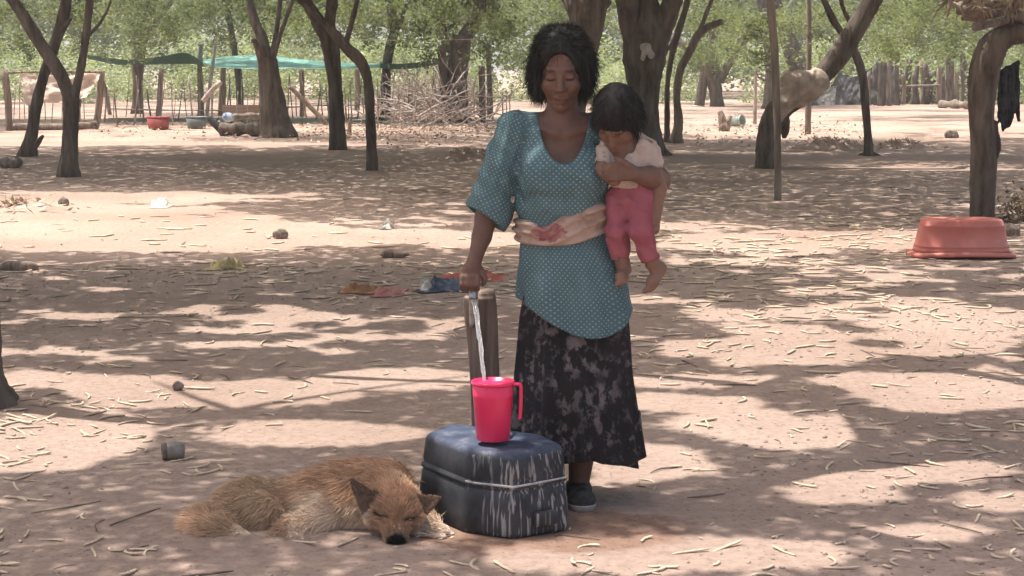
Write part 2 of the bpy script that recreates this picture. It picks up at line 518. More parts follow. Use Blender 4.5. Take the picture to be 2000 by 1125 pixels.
tree('mesquite_tree', 'crooked slim tree that bends left at head height into its straight neighbour',
     [[(727, 332, 11), (725, 270, 10), (722, 200, 9.5), (716, 150, 10), (704, 120, 11), (682, 98, 12), (664, 78, 10), (640, 52, 7), (612, 26, 5), (576, -5, 4)],
      [(674, 88, 6), (684, 55, 5), (692, 25, 5), (698, -5, 5)]], GT, flare=1.15)
tree('mesquite_tree', 'slender far trunk standing just behind the brushwood heap',
     [[(753, 234, 10), (754, 150, 9), (760, 100, 9), (770, 60, 10), (764, 20, 9), (758, -5, 9)], [(768, 70, 5), (782, 45, 5), (790, 20, 4), (800, -4, 4)]], GT)
tree('mesquite_tree', 'thick dark twin trunk rising out of the far end of the brushwood heap',
     [[(892, 240, 24), (892, 150, 20), (896, 105, 21), (902, 70, 20)], [(898, 90, 15), (918, 55, 13), (935, 25, 12), (948, -5, 11)],
      [(893, 110, 11), (872, 85, 9), (862, 45, 8), (852, -5, 8)], [(872, 238, 10), (866, 140, 9), (862, 90, 8)]], GT)
tree('mesquite_tree', 'heavy dark trunk leaning right directly behind the head of the woman',
     [[(1105, 352, 34), (1112, 250, 29), (1126, 150, 28), (1140, 75, 32), (1148, 20, 34), (1154, -10, 28), (1158, -40, 22)],
      [(1143, 45, 28), (1160, 10, 25), (1175, -10, 24)], [(1138, 40, 22), (1120, 5, 18), (1108, -10, 16)]], GT, flare=1.2)
tw = tree('mesquite_tree', 'massive trunk behind the child with a white rag hung on its bark',
     [[(1268, 303, 30), (1263, 240, 26), (1258, 170, 31), (1258, 110, 40), (1262, 60, 40), (1262, 20, 30), (1262, -30, 22)],
      [(1245, 95, 26), (1230, 30, 24), (1224, -10, 24)], [(1278, 90, 28), (1300, 35, 20), (1318, -10, 17)], [(1262, 80, 22), (1262, 20, 20), (1262, -10, 18)],
      [(1277, 288, 16), (1296, 297, 9), (1312, 303, 3)]], GT, flare=1.25)
tree('mesquite_tree', 'thin wavy sapling trunk right of the rag-hung trunk, the slimmer of a pair',
     [[(1303, 278, 5), (1303, 220, 5.5), (1304, 160, 5), (1312, 110, 6), (1322, 70, 7), (1338, 20, 6), (1344, -5, 6)], [(1318, 80, 4), (1302, 98, 4), (1294, 108, 4)]], GT, 'bark', 10)
tree('mesquite_tree', 'pale curved sapling trunk arching right, the thicker of a pair',
     [[(1319, 279, 11), (1325, 240, 9), (1322, 190, 7), (1328, 140, 8), (1345, 105, 8), (1362, 70, 8), (1385, 52, 7), (1412, 42, 6)], [(1362, 72, 5), (1376, 35, 4), (1392, -5, 4)]], GT, 'barkpale', 11)
tree('mesquite_tree', 'far many-limbed tree with a spreading dark fork beyond the fallen bucket',
     [[(1401, 208, 13), (1396, 170, 13), (1386, 140, 18), (1376, 118, 16)], [(1380, 130, 11), (1352, 102, 9), (1326, 82, 8), (1310, 70, 7)],
      [(1382, 125, 11), (1388, 90, 10), (1396, 55, 9), (1400, 10, 8), (1402, -5, 8)], [(1405, 160, 8), (1420, 130, 8), (1440, 90, 9), (1470, 65, 10), (1500, 52, 9)],
      [(1366, 206, 10), (1372, 165, 9), (1376, 140, 9)], [(1372, 118, 6), (1366, 80, 5), (1358, 40, 4), (1356, -5, 4)]], GT, flare=1.2)
tree('mesquite_tree', 'dark tree bent far to the right with a pale sack wrapped round its elbow',
     [[(1500, 328, 24), (1499, 280, 23), (1506, 235, 22), (1530, 205, 23), (1568, 185, 21), (1600, 155, 20), (1638, 110, 21), (1672, 55, 20), (1708, -8, 19)],
      [(1526, 215, 12), (1534, 245, 10), (1532, 266, 5)]], GT, flare=1.1)
tree('mesquite_tree', 'dark far trunk half hidden by the bent tree and the thin pole',
     [[(1504, 212, 13), (1505, 175, 12), (1506, 130, 11), (1504, 90, 12), (1498, 50, 13), (1490, -5, 12)], [(1504, 82, 8), (1482, 62, 8), (1458, 55, 6)]], GT)
tree('mesquite_tree', 'grey far trunk tilting left above the sack on the bent tree',
     [[(1574, 206, 18), (1570, 170, 18), (1560, 135, 18), (1546, 95, 17), (1530, 60, 15), (1514, 10, 13), (1508, -8, 12)]], GT)
tree('mesquite_tree', 'slim young tree with spread roots right of the bent tree',
     [[(1697, 305, 9), (1694, 255, 7.5), (1690, 200, 8), (1684, 145, 8), (1668, 100, 8), (1650, 72, 7), (1628, 40, 7), (1606, -6, 6)],
      [(1698, 298, 5), (1716, 304, 3), (1728, 307, 1.5)], [(1694, 298, 5), (1678, 304, 3), (1668, 309, 1.5)], [(1664, 90, 5), (1662, 50, 5), (1648, 20, 4), (1642, -5, 4)]], GT, flare=1.2)
tree('mesquite_tree', 'far forked tree growing behind the leaning palisade on the right',
     [[(1738, 200, 10), (1744, 150, 9), (1750, 110, 9), (1760, 75, 9), (1768, 30, 8), (1776, -5, 8)], [(1752, 105, 6), (1772, 80, 5), (1780, 40, 5), (1784, -5, 5)]], GT)
t14 = tree('mesquite_tree', 'bulky bare trunk right of the picture behind the upturned tub, topped by a dry thatch',
     [[(1917, 432, 23), (1919, 370, 24), (1921, 300, 24), (1917, 220, 25), (1922, 150, 28), (1938, 95, 30), (1965, 70, 24), (2005, 62, 20), (2060, 40, 18)],
      [(1935, 245, 14), (1943, 285, 12), (1940, 318, 6)], [(1945, 90, 14), (1968, 50, 11), (1984, 10, 10), (1990, -8, 10)]], GT, flare=1.1, sides=18, rough=.07)
tleft = tree('mesquite_tree', 'root flare of a near trunk cut off by the left picture edge',
     [[(-42, 792, 62), (-44, 740, 46), (-48, 640, 42), (-60, 480, 40), (-85, 300, 40), (-120, 120, 38), (-150, -60, 36)]], GT, sides=22, flare=1.4)
tree('mesquite_tree', 'far dim trunk with a raised right arm above the green netting',
     [[(268, 222, 9), (268, 170, 9), (270, 110, 13), (272, 70, 12), (274, 20, 10), (274, -6, 10)], [(276, 85, 8), (296, 55, 7), (315, 32, 6), (338, -4, 5)]], GT)
tree('mesquite_tree', 'thin far trunk behind the netting between the two pale poles',
     [[(470, 228, 7), (466, 150, 7), (460, 110, 6), (452, 60, 6), (440, -5, 6)]], GT)
# two trees beside and behind the camera: only their shade falls into the picture
def offtree(x, y, label, az):
    root = thing('mesquite_tree', (x, y, 0), label, 'tree', GT)
    mb = MB(); rr = random.Random(int(x * 10 + 99)); tips = []
    P = crom(np.array([[x, y, -.05, .24], [x + .1, y, .8, .19], [x + .05, y + .1, 1.7, .18], [x, y + .15, 2.4, .19]]), 14)
    mb.add(*tube(P[:, :3], P[:, 3], 16, .08, 3))
    for k, a in enumerate(az):
        d = np.array([math.cos(a), math.sin(a), .9]); q = P[-1, :3].copy(); pts = [np.append(q, .13)]
        for j in range(5):
            d = d * np.array([1, 1, .75]) + np.array([rr.uniform(-.3, .3), rr.uniform(-.3, .3), .1]); d /= np.linalg.norm(d)
            q = q + d * .75; pts.append(np.append(q, .12 - .02 * j))
            e = d + np.array([rr.uniform(-1, 1), rr.uniform(-1, 1), .2]); e /= np.linalg.norm(e)
            b1 = np.array([q + e * t for t in (0, .4, .8, 1.2)]); mb.add(*tube(crom(b1, 6), np.linspace(.045, .01, 6), 6, .1, k + j))
        Q = crom(np.array(pts), 20); mb.add(*tube(Q[:, :3], np.maximum(Q[:, 3], .02), 9, .08, k)); tips.append(q)
    tr = mb.build('trunk', M['bark'], root)
    t = dict(root=root, base=np.array([x, y, 0.]), tips=tips, leaf=[], trunk=tr); TREES.append(t); return t
offtree(3.1, 6.2, 'tree whose branch shadows cross the ground at the lower right of the picture', (2.2, 3.0, 3.9, .8))
offtree(-1.9, 2.6, 'tree whose crown shades the ground in the lower left of the picture', (.6, 1.6, -.6, 2.8))

# ---- overhead limbs whose shadows cross the near ground (belong to the tree right of the view)
def shadow_limb(path, zs, r0, r1, par, seed):
    """path of ground pixels; the limb hangs above it along the sun direction"""
    P = []
    for (px, py), z in zip(path, zs):
        g = gnd(px, py); P.append(g + SUN_V / SUN_V[2] * z)
    Q = crom(np.array(P), len(P) * 5)
    return tube(Q, np.linspace(r0, r1, len(Q)), 8, .08, seed)
mb = MB()
mb.add(*shadow_limb([(2150, 905), (1980, 880), (1800, 835), (1640, 790), (1470, 755), (1300, 738), (1150, 728)], (2.6, 2.9, 3.1, 3.2, 3.3, 3.4, 3.5), .11, .03, None, 1))
mb.add(*shadow_limb([(1470, 757), (1560, 735), (1680, 722), (1800, 705), (1960, 690)], (3.3, 3.4, 3.5, 3.6, 3.7), .045, .02, None, 2))
mb.add(*shadow_limb([(2150, 885), (1900, 888), (1700, 905), (1540, 930), (1380, 965), (1230, 985)], (2.6, 2.8, 3.0, 3.1, 3.2, 3.3), .13, .05, None, 3))
mb.add(*shadow_limb([(1640, 915), (1690, 880), (1680, 845), (1640, 800)], (3.0, 3.1, 3.2, 3.2), .04, .02, None, 4))
mb.add(*shadow_limb([(1380, 965), (1520, 1000), (1700, 1045), (1900, 1085), (2100, 1110)], (3.1, 3.0, 2.9, 2.8, 2.7), .05, .035, None, 5))
mb.add(*shadow_limb([(1500, 990), (1650, 1010), (1800, 1000), (1960, 1010)], (3.0, 3.1, 3.2, 3.3), .03, .015, None, 6))
mb.build('branch', M['bark'], TREES[-2]['root'])
mb = MB()
mb.add(*shadow_limb([(-200, 700), (60, 712), (260, 722), (500, 728), (760, 742), (960, 748)], (3.2, 3.4, 3.5, 3.6, 3.7, 3.8), .075, .03, None, 7))
mb.add(*shadow_limb([(500, 728), (620, 705), (760, 690)], (3.6, 3.7, 3.8), .035, .015, None, 8))
mb.build('branch', M['bark'], tleft['root'])

# ---- crown leaves: where they shade the ground
SUNP = [  # px, py, rx, ry, amount of sun
    (150, 445, 330, 45, 1.0), (420, 462, 300, 28, 1.0), (700, 462, 260, 14, .9), (930, 470, 120, 12, .8), (330, 384, 260, 10, .7), (60, 400, 120, 24, .8),
    (520, 268, 420, 20, .9), (130, 272, 160, 16, .8), (1450, 240, 200, 30, 1.0), (1750, 240, 330, 34, 1.0), (1800, 322, 260, 14, .7), (1420, 305, 130, 10, .6),
    (1500, 472, 240, 24, .8), (1800, 470, 160, 20, .35), (1350, 440, 120, 10, .6), (1690, 545, 240, 30, .4), (1300, 590, 160, 26, .3),
    (420, 770, 260, 26, 1.0), (130, 745, 180, 16, .7), (780, 738, 170, 18, .8), (650, 850, 190, 26, .9), (120, 860, 150, 50, .7), (60, 905, 110, 26, .6), (350, 620, 300, 30, .25), (640, 640, 240, 40, .3),
    (1340, 745, 150, 14, .9), (1330, 785, 140, 20, .7), (1860, 765, 200, 34, .9), (1700, 745, 110, 14, .6), (1560, 860, 100, 24, .8), (1440, 830, 200, 36, .35), (1270, 905, 120, 34, .8),
    (1780, 925, 230, 24, .7), (1610, 970, 170, 26, .5), (1280, 1080, 170, 40, .7), (1500, 1080, 160, 34, .6), (1080, 1090, 180, 30, .6), (1800, 1040, 140, 22, .6), (1960, 980, 120, 30, .5),
    (1000, 1010, 110, 32, 1.0), (1130, 975, 90, 24, .9), (860, 1050, 80, 26, .6), (690, 960, 90, 60, .4), (1650, 640, 300, 60, .4), (1900, 640, 160, 60, .4), (1500, 690, 200, 26, .45), (560, 1000, 100, 50, .15)]
SHADEP = [(1420, 985, 120, 34, 1.0), (1300, 640, 40, 20, .1), (170, 1040, 360, 110, .9), (800, 565, 190, 26, .5), (620, 1085, 260, 45, .6), (560, 960, 120, 50, .4), (500, 520, 420, 22, .3), (1290, 355, 900, 40, .5), (500, 320, 600, 26, .8), (560, 440, 160, 0.1, 0)]
def sunfrac(P):
    px, py = proj(np.column_stack([P, np.zeros(len(P))]) if P.shape[1] == 2 else P)
    s = np.full(len(P), .19)
    for cx, cy, rx, ry, a in SUNP:
        q = ((px - cx) / rx) ** 2 + ((py - cy) / ry) ** 2
        s += a * np.exp(-q ** 2 * .8)
    for cx, cy, rx, ry, a in SHADEP:
        if ry < 1: continue
        q = ((px - cx) / rx) ** 2 + ((py - cy) / ry) ** 2
        s -= a * np.exp(-q)
    return s
FIG = [(at(1097, 130, 5.4), .19), (at(1110, 250, 5.4), .13), (at(1110, 330, 5.35), .13), (at(1130, 420, 5.35), .15), (at(1130, 520, 5.32), .18), (at(1130, 640, 5.3), .2), (at(1135, 780, 5.3), .22),
       (at(1210, 220, 5.33), .17), (at(1240, 330, 5.3), .18), (at(1245, 450, 5.3), .16)]
def figshade(G):
    o = np.zeros(len(G))
    for p, r in FIG:
        c = p - SUN_V / SUN_V[2] * p[2]
        o = np.maximum(o, np.exp(-(np.hypot(G[:, 0] - c[0], G[:, 1] - c[1]) / (r * 1.15)) ** 4))
    return o
def canopy(y0, y1, L, asp, mult, zlo, zhi, nscale):
    xm = lambda y: .40 * y + 2.4
    area = 2 * .40 * (y1 * y1 - y0 * y0) / 2 + 4.8 * (y1 - y0)
    n = int(area * mult / (L * L * asp * .5 * .75))
    y = np.sqrt(rng.uniform(y0 * y0, y1 * y1, n)); x = rng.uniform(-1, 1, n) * xm(y)
    G = np.column_stack([x, y])
    s = sunfrac(G) - 1.6 * figshade(G)
    fine = np.clip((G[:, 1] - 6.6) / 1.5, 0, 1)
    nz = fbm(G, nscale, 11, 3) * (.9 - .35 * fine) + fbm(G, nscale * 3.6, 12, 2) * (.30 + .85 * fine)
    dens = np.clip((nz - (s - .42) * 2.0) * 3.0 + .42, 0, 1)
    keep = rng.uniform(0, 1, n) < dens
    G = G[keep]; z = rng.uniform(zlo, zhi, len(G))
    C = np.column_stack([G, np.zeros(len(G))]) + SUN_V / SUN_V[2] * z[:, None]
    V, Fc = leaves(C, L * rng.uniform(.7, 1.3, len(C)), asp, rng, 1.1)
    return C, V.reshape(-1, 4, 3)
CAN = [canopy(3.6, 12, .085, .42, 2.6, 3.4, 6.2, 1.15), canopy(12, 27, .15, .45, 1.9, 3.6, 5.6, .8), canopy(27, 46, .34, .5, 1.6, 4.2, 6.5, .35)]
bases = np.array([t['base'][:2] for t in TREES])
for C, Q in CAN:
    who = np.argmin(((C[:, None, :2] - bases[None]) ** 2).sum(2), 1)
    for i, t in enumerate(TREES):
        if (who == i).any(): t['leaf'].append(Q[who == i])
# crowns of the farther trees and sprays that hang into the picture
for t in TREES:
    Y = t['base'][1]
    if Y < 24: continue
    for tip in t['tips'] + [t['base'] + np.array([0, 0, 4.2])]:
        for k in range(3):
            c = tip + rng.normal(0, 1, 3) * np.array([.9, .9, .5]) + np.array([0, 0, .3])
            zmin = CAMZ + .03 * Y
            n = 260; q = rng.normal(0, 1, (n, 3)); q /= np.linalg.norm(q, axis=1)[:, None]
            q = c + q * rng.uniform(.3, 1, (n, 1)) ** .5 * np.array([1.0, 1.0, .55])
            q[:, 2] = np.maximum(q[:, 2], CAMZ + Y * .012 + rng.uniform(0, .5, n))
            V, _ = leaves(q, rng.uniform(.09, .2, n), .45, rng, .4); t['leaf'].append(V.reshape(-1, 4, 3))
for t in TREES:
    if not t['leaf']: continue
    Q = np.concatenate(t['leaf']); V = Q.reshape(-1, 3)
    mk('crown', V, np.arange(len(V)).reshape(-1, 4), M['leaf'], t['root'], smooth=False)

# ---- far wood and pale undergrowth
def clumps(n, xr, yr, zr, rad, per, L, flat=.7):
    out = []
    for i in range(n):
        c = np.array([rng.uniform(*xr), rng.uniform(*yr), rng.uniform(*zr)])
        r = rng.uniform(.6, 1.2) * rad
        q = rng.normal(0, 1, (per, 3)); q /= np.linalg.norm(q, axis=1)[:, None]
        q = c + q * (rng.uniform(0, 1, (per, 1)) ** .45) * r * np.array([1, 1, flat])
        q[:, 2] = np.abs(q[:, 2])
        out.append(q)
    return np.concatenate(out)
q = clumps(600, (-50, 50), (74, 100), (.9, 9), 1.9, 300, .3)
V, Fc = leaves(q, rng.uniform(.2, .42, len(q)), .5, rng, .3)
tag(mk('far_woods', V, Fc, M['leaffar'], org=(0, 85, 0), smooth=False), 'mass of green woodland foliage closing the view', 'woods', kind='stuff')
q = clumps(430, (-33, 33), (44, 70), (2.75, 4.6), 1.0, 230, .2, .55)
sp = []
for (xa, xb, ya, yb, k) in ((150, 500, -10, 90, 46), (560, 860, -10, 70, 26), (820, 1000, -10, 92, 34), (1320, 1510, 20, 110, 26), (1510, 1620, 0, 100, 14), (1690, 1910, -10, 95, 34), (0, 70, -10, 100, 10)):
    for i in range(k):
        Yq = rng.uniform(33, 50); c0 = at(rng.uniform(xa, xb), ya + (yb - ya) * rng.uniform(0, 1) ** 1.5, Yq)
        for j in range(3):      # a drooping spray
            d_ = np.array([rng.normal(0, .5), rng.normal(0, .5), -.45]); n_ = 70; t_ = rng.uniform(0, 1, (n_, 1))
            sp.append(c0 + d_ * t_ * .8 + rng.normal(0, .09, (n_, 3)))
q2 = np.concatenate(sp); Lq = np.concatenate([rng.uniform(.12, .26, len(q)), rng.uniform(.05, .12, len(q2))]); q = np.concatenate([q, q2])
V, Fc = leaves(q, Lq, .45, rng, .4)
tag(mk('overhanging_foliage', V, Fc, M['leaffar'], org=(0, 60, 4), smooth=False), 'hanging leaf sprays of the trees beyond the fences', 'foliage', kind='stuff')
q = clumps(570, (-43, 43), (64, 82), (.2, 2.2), 1.1, 260, .2, .9)
V, Fc = leaves(q, rng.uniform(.10, .24, len(q)), .5, rng, .6)
tag(mk('undergrowth', V, Fc, M['bush'], org=(0, 72, 0), smooth=False), 'pale green undergrowth beyond the fences', 'undergrowth', kind='stuff')

# ------------------------------------------------------------------ yard: poles, fences, nets, tubs
M['cream'] = pmat('faded_cream_cloth', (.62, .48, .40), (.80, .68, .60), 3, .9, .5, .02)
def cloth_through(m, w):
    nt = m.node_tree; b = nt.nodes['Principled BSDF']; tr = N(nt, 'ShaderNodeBsdfTranslucent'); mx = N(nt, 'ShaderNodeMixShader'); mx.inputs[0].default_value = w
    nt.links.new(b.inputs['Base Color'].links[0].from_socket, tr.inputs[0]); nt.links.new(b.outputs[0], mx.inputs[1]); nt.links.new(tr.outputs[0], mx.inputs[2])
    nt.links.new(mx.outputs[0], nt.nodes['Material Output'].inputs[0])
cloth_through(M['cream'], .62)
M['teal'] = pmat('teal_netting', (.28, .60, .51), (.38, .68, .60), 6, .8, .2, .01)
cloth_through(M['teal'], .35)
M['green'] = pmat('shaded_green_netting', (.05, .20, .14), (.09, .28, .2), 6, .8, .2, .01)  # darker copy of the netting colour, painted for the underside in shade
M['redplastic'] = pmat('sunbleached_red_plastic', (.58, .165, .13), (.68, .24, .19), 3, .42, .05, .003, spec=.5)
M['maroon'] = pmat('dull_red_plastic', (.30, .06, .06), (.42, .11, .10), 5, .5, .05, .003, spec=.4)
M['greyplastic'] = pmat('grey_plastic', (.12, .14, .14), (.2, .22, .22), 5, .5, .05, .003, spec=.4)
M['dark'] = pmat('dark_cloth', (.025, .026, .028), (.075, .072, .072), 8, .9, .6, .02)
M['tarp'] = pmat('dusty_black_tarp', (.035, .034, .034), (.13, .12, .115), 3, .6, .5, .03)
M['paletarp'] = pmat('pale_grey_tarp', (.30, .28, .25), (.45, .42, .38), 3, .7, .5, .03)
M['sack'] = pmat('woven_sack', (.34, .27, .21), (.55, .45, .37), 7, .9, .7, .012)
M['white'] = pmat('grubby_white_cloth', (.42, .38, .34), (.60, .56, .50), 9, .9, .5, .01)
M['husk'] = pmat('yellow_husk', (.40, .31, .14), (.62, .51, .28), 30, .85, .4, .006)
M['bluecloth'] = pmat('blue_grey_cloth', (.045, .055, .085), (.12, .14, .19), 12, .9, .5, .01)
M['orangecloth'] = pmat('orange_cloth', (.24, .11, .055), (.36, .19, .10), 14, .9, .5, .01)
M['pinkcloth'] = pmat('faded_pink_cloth', (.36, .13, .12), (.50, .26, .22), 14, .9, .5, .01)
M['redcloth'] = pmat('red_cloth', (.34, .07, .05), (.44, .16, .12), 14, .9, .5, .01)
M['stone'] = pmat('dusty_stone', (.13, .105, .085), (.32, .26, .22), 20, .9, .8, .01)
M['board'] = pmat('pale_board', (.30, .19, .13), (.44, .31, .23), 6, .85, .4, .01, (.25, 1, 3))
M['metal'] = pmat('dull_metal', (.20, .19, .18), (.40, .39, .37), 40, .35, .2, .002, spec=.6); M['metal'].node_tree.nodes['Principled BSDF'].inputs['Metallic'].default_value = .75
M['straw'] = pmat('dry_thatch', (.16, .12, .085), (.36, .29, .21), 9, .95, .4, .01)

def pole(name, label, pts, mat='pole', group=None, cat='pole', sides=9, sink=.08, rough=.07, Y=None):
    """pts [(px,py,r)] from the foot up"""
    g = gnd(pts[0][0], pts[0][1]) if Y is None else at(pts[0][0], pts[0][1], Y)
    P, ra = limb_pts(pts, g[1], 0, max(8, len(pts) * 5))
    if Y is None: P[0, 2] -= sink
    V, Fc = tube(P, ra, sides, rough, int(pts[0][0]))
    o = mk(name, V, Fc, M[mat], None, org=g)
    return tag(o, label, cat, group)
GP = 'poles standing in the yard'
pole('pole', 'thin upright pole in front of the bent tree, reaching out of the picture top', [(1519, 391, 7.5), (1519, 300, 7), (1517, 210, 7.5), (1513, 110, 8), (1505, 0, 8), (1498, -80, 8)], 'pole', GP)
pole('pole', 'straight pale pole behind the sack on the bent tree', [(1578, 262, 6), (1579, 200, 6), (1580, 100, 5.5), (1580, 0, 5), (1580, -60, 5)], 'pole', GP)
pole('pole', 'slim whitish stake left of the thin upright pole, near the fallen bucket', [(1474, 243, 4), (1475, 200, 3.5), (1476, 150, 3), (1478, 132, 2)], 'twig', GP)
pole('fence_post', 'short brown post at the right end of the brushwood heap', [(943, 238, 7), (942, 190, 6.5), (941, 129, 6)], 'wood', GP, 'post')
pole('fence_post', 'taller pale post standing close behind the short brown one', [(957, 232, 5.5), (956, 160, 5.5), (953, 78, 5)], 'pole', GP, 'post')
pole('fence_post', 'pale forked post holding the seam between dark and bright netting', [(393, 232, 7), (392, 180, 6), (390, 120, 5), (393, 84, 5)], 'twig', GP, 'post')
pole('fence_post', 'brown post under the bright netting by the pale board', [(432, 226, 7), (434, 185, 6.5), (436, 133, 5)], 'wood', GP, 'post')
pole('pole', 'long thin pole leaning past the brown post under the netting', [(402, 240, 4), (412, 150, 3.5), (426, 48, 3)], 'twig', GP)
pole('pole', 'pale prop slanting up toward the brown post by the grey tub', [(396, 198, 5), (412, 178, 5), (432, 160, 5)], 'twig', GP, Y=39.0)
pole('pole', 'brown pole leaning against the stout split trunk', [(640, 244, 5), (605, 208, 5), (566, 168, 5)], 'wood', GP)
pole('stake', 'short stub of a stake between the straight and the crooked trunk', [(682, 262, 4), (683, 245, 3.5), (685, 228, 3)], 'wood', GP)
pole('fence_post', 'dark post standing behind the red tub by the stick fence', [(308, 240, 5.5), (312, 190, 5.5), (315, 135, 5)], 'wood', GP, 'post')
pole('fence_post', 'slim post beneath the netting, seen left of the straight trunk', [(590, 228, 5), (590, 180, 5), (589, 136, 5)], 'wood', GP, 'post')
pole('fence_post', 'weathered post carrying the far end of the bright netting', [(697, 215, 5.5), (698, 170, 5.5), (697, 134, 5)], 'pole', GP, 'post')

# stick fence on the left
g0 = gnd(450, 238)
fence = thing('stick_fence', (g0[0], g0[1], 0), 'loose fence of thin upright sticks below the netting', 'fence')
rr = random.Random(5)
for i, px in enumerate(np.linspace(200, 1000, 74)):
    px = px + rr.uniform(-7, 7); yb = rr.uniform(226, 246); top = rr.uniform(140, 190)
    g = gnd(px, yb); lean = rr.uniform(-10, 10)
    P = np.array([at(px, yb, g[1]) - [0, 0, .05], at(px + lean * .6, (yb + top) / 2, g[1]), at(px + lean, top, g[1])])
    r0 = rr.uniform(.012, .026)
    mk('stake', *tube(crom(P, 7), np.linspace(r0, r0 * .6, 7), 6, .12, i), M['wood' if rr.random() < .5 else 'twig'], fence)
mk('rail', *tube(crom(np.array([gnd(210, 240) + [0, 0, .35], gnd(420, 239) + [0, 0, .30], gnd(650, 236) + [0, 0, .4], gnd(960, 234) + [0, 0, .42]]), 30), .018, 6, .2, 3), M['twig'], fence)

# pen with a cloth thrown over it
gp = gnd(100, 254)
pen = thing('animal_pen', (gp[0], gp[1], 0), 'small pen of rough posts and rails at the far left', 'pen')
for k, (x0, y0, x1, y1, r) in enumerate([(18, 255, 9, 136, 7), (186, 252, 198, 138, 7), (150, 240, 154, 150, 5), (60, 240, 56, 148, 5), (215, 224, 198, 150, 4)]):
    g = gnd(x0, y0); P = np.array([at(x0, y0, g[1]) - [0, 0, .06], at((x0 + x1) / 2 + 2, (y0 + y1) / 2, g[1]), at(x1, y1, g[1])])
    mk('post', *tube(crom(P, 8), r * mpp(g), 8, .1, k), M['wood'], pen)
def rail(par, pts, r, k, mat='wood'):
    P = crom(np.array([at(x, y, Y) for x, y, Y in pts]), 12); mk('rail', *tube(P, r, 8, .1, k), M[mat], par)
Yp = gp[1]
rail(pen, [(16, 248, Yp - .05), (100, 249, Yp), (190, 243, Yp + .1)], .085, 1)
rail(pen, [(8, 142, Yp), (100, 140, Yp), (200, 141, Yp)], .03, 2)
for k in range(12):
    px = 26 + k * 13 + rr.uniform(-4, 4); g = gnd(px, 252)
    P = np.array([at(px, 250, g[1]), at(px + rr.uniform(-6, 6), rr.uniform(150, 180), g[1] + .05)])
    mk('picket', *tube(crom(P, 5), .012, 5, .1, k), M['twig'], pen)
U, W_ = np.meshgrid(np.linspace(0, 1, 34), np.linspace(0, 1, 20), indexing='ij')
def drape(c00, c10, c01, c11, sag, amp, seed):
    """bilinear sheet between four world corners with sag and wrinkles"""
    c00, c10, c01, c11 = map(np.asarray, (c00, c10, c01, c11))
    u, w = U[..., None], W_[..., None]
    G = c00 * (1 - u) * (1 - w) + c10 * u * (1 - w) + c01 * (1 - u) * w + c11 * u * w
    G = G.copy(); G[..., 2] -= sag * 4 * U * (1 - U)
    n1 = fbm(np.stack([U * 5, W_ * 4], -1), 1.5, seed, 3); n2 = fbm(np.stack([U * 5, W_ * 4], -1), 1.7, seed + 9, 3)
    G[..., 1] += amp * n1; G[..., 2] += amp * .6 * n2
    return G
G = drape(at(40, 146, Yp + .2), at(200, 139, Yp + .2), at(48, 205, Yp + .35), at(168, 190, Yp + .35), .05, .12, 3)
o = mk('draped_cloth', *sheet(G), M['cream']); tag(o, 'pale cream cloth hung over the pen behind the forked tree', 'cloth')
# nets
def net(name, label, near, far, Yn, Yf, mat, amp):
    A = crom(np.array([at(x, y, Yn) for x, y in near]), 40); Bq = crom(np.array([at(x, y, Yf) for x, y in far]), 40)
    t = np.linspace(0, 1, 9)[None, :, None]
    G = A[:, None] * (1 - t) + Bq[:, None] * t
    G[..., 2] -= .10 * np.sin(np.pi * t[..., 0]); G[..., 2] += amp * fbm(G[..., :2], .9, 4, 2)
    return tag(mk(name, *sheet(G), mat), label, 'netting')
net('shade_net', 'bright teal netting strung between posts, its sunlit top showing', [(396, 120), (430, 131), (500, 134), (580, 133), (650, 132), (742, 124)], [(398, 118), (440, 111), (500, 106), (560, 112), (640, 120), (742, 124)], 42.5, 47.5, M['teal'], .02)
net('shade_net', 'sagging netting left of the pale forked post, dark green for its shaded underside', [(170, 107), (220, 114), (260, 117), (320, 109), (362, 103), (398, 121)], [(172, 109), (225, 121), (270, 122), (330, 124), (370, 125), (398, 122)], 43.5, 47.5, M['green'], .01)
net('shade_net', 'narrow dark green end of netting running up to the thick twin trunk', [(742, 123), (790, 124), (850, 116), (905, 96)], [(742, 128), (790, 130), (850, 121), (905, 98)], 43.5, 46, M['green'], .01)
def wire(label, a, b, sag, r=.012):
    P = np.linspace(a, b, 24); t = np.linspace(0, 1, 24); P[:, 2] -= sag * 4 * t * (1 - t)
    tag(mk('wire', *tube(P, r, 5), M['twig']), label, 'wire')
wire('thin pale wire stretched from the pale pole to the thatch on the right', at(1580, 62, 30), at(1925, 74, 30), .05, .006)
wire('thin wire strung high across the yard behind the straight trunk', at(590, 74, 36), at(940, 76, 40), .04, .006)

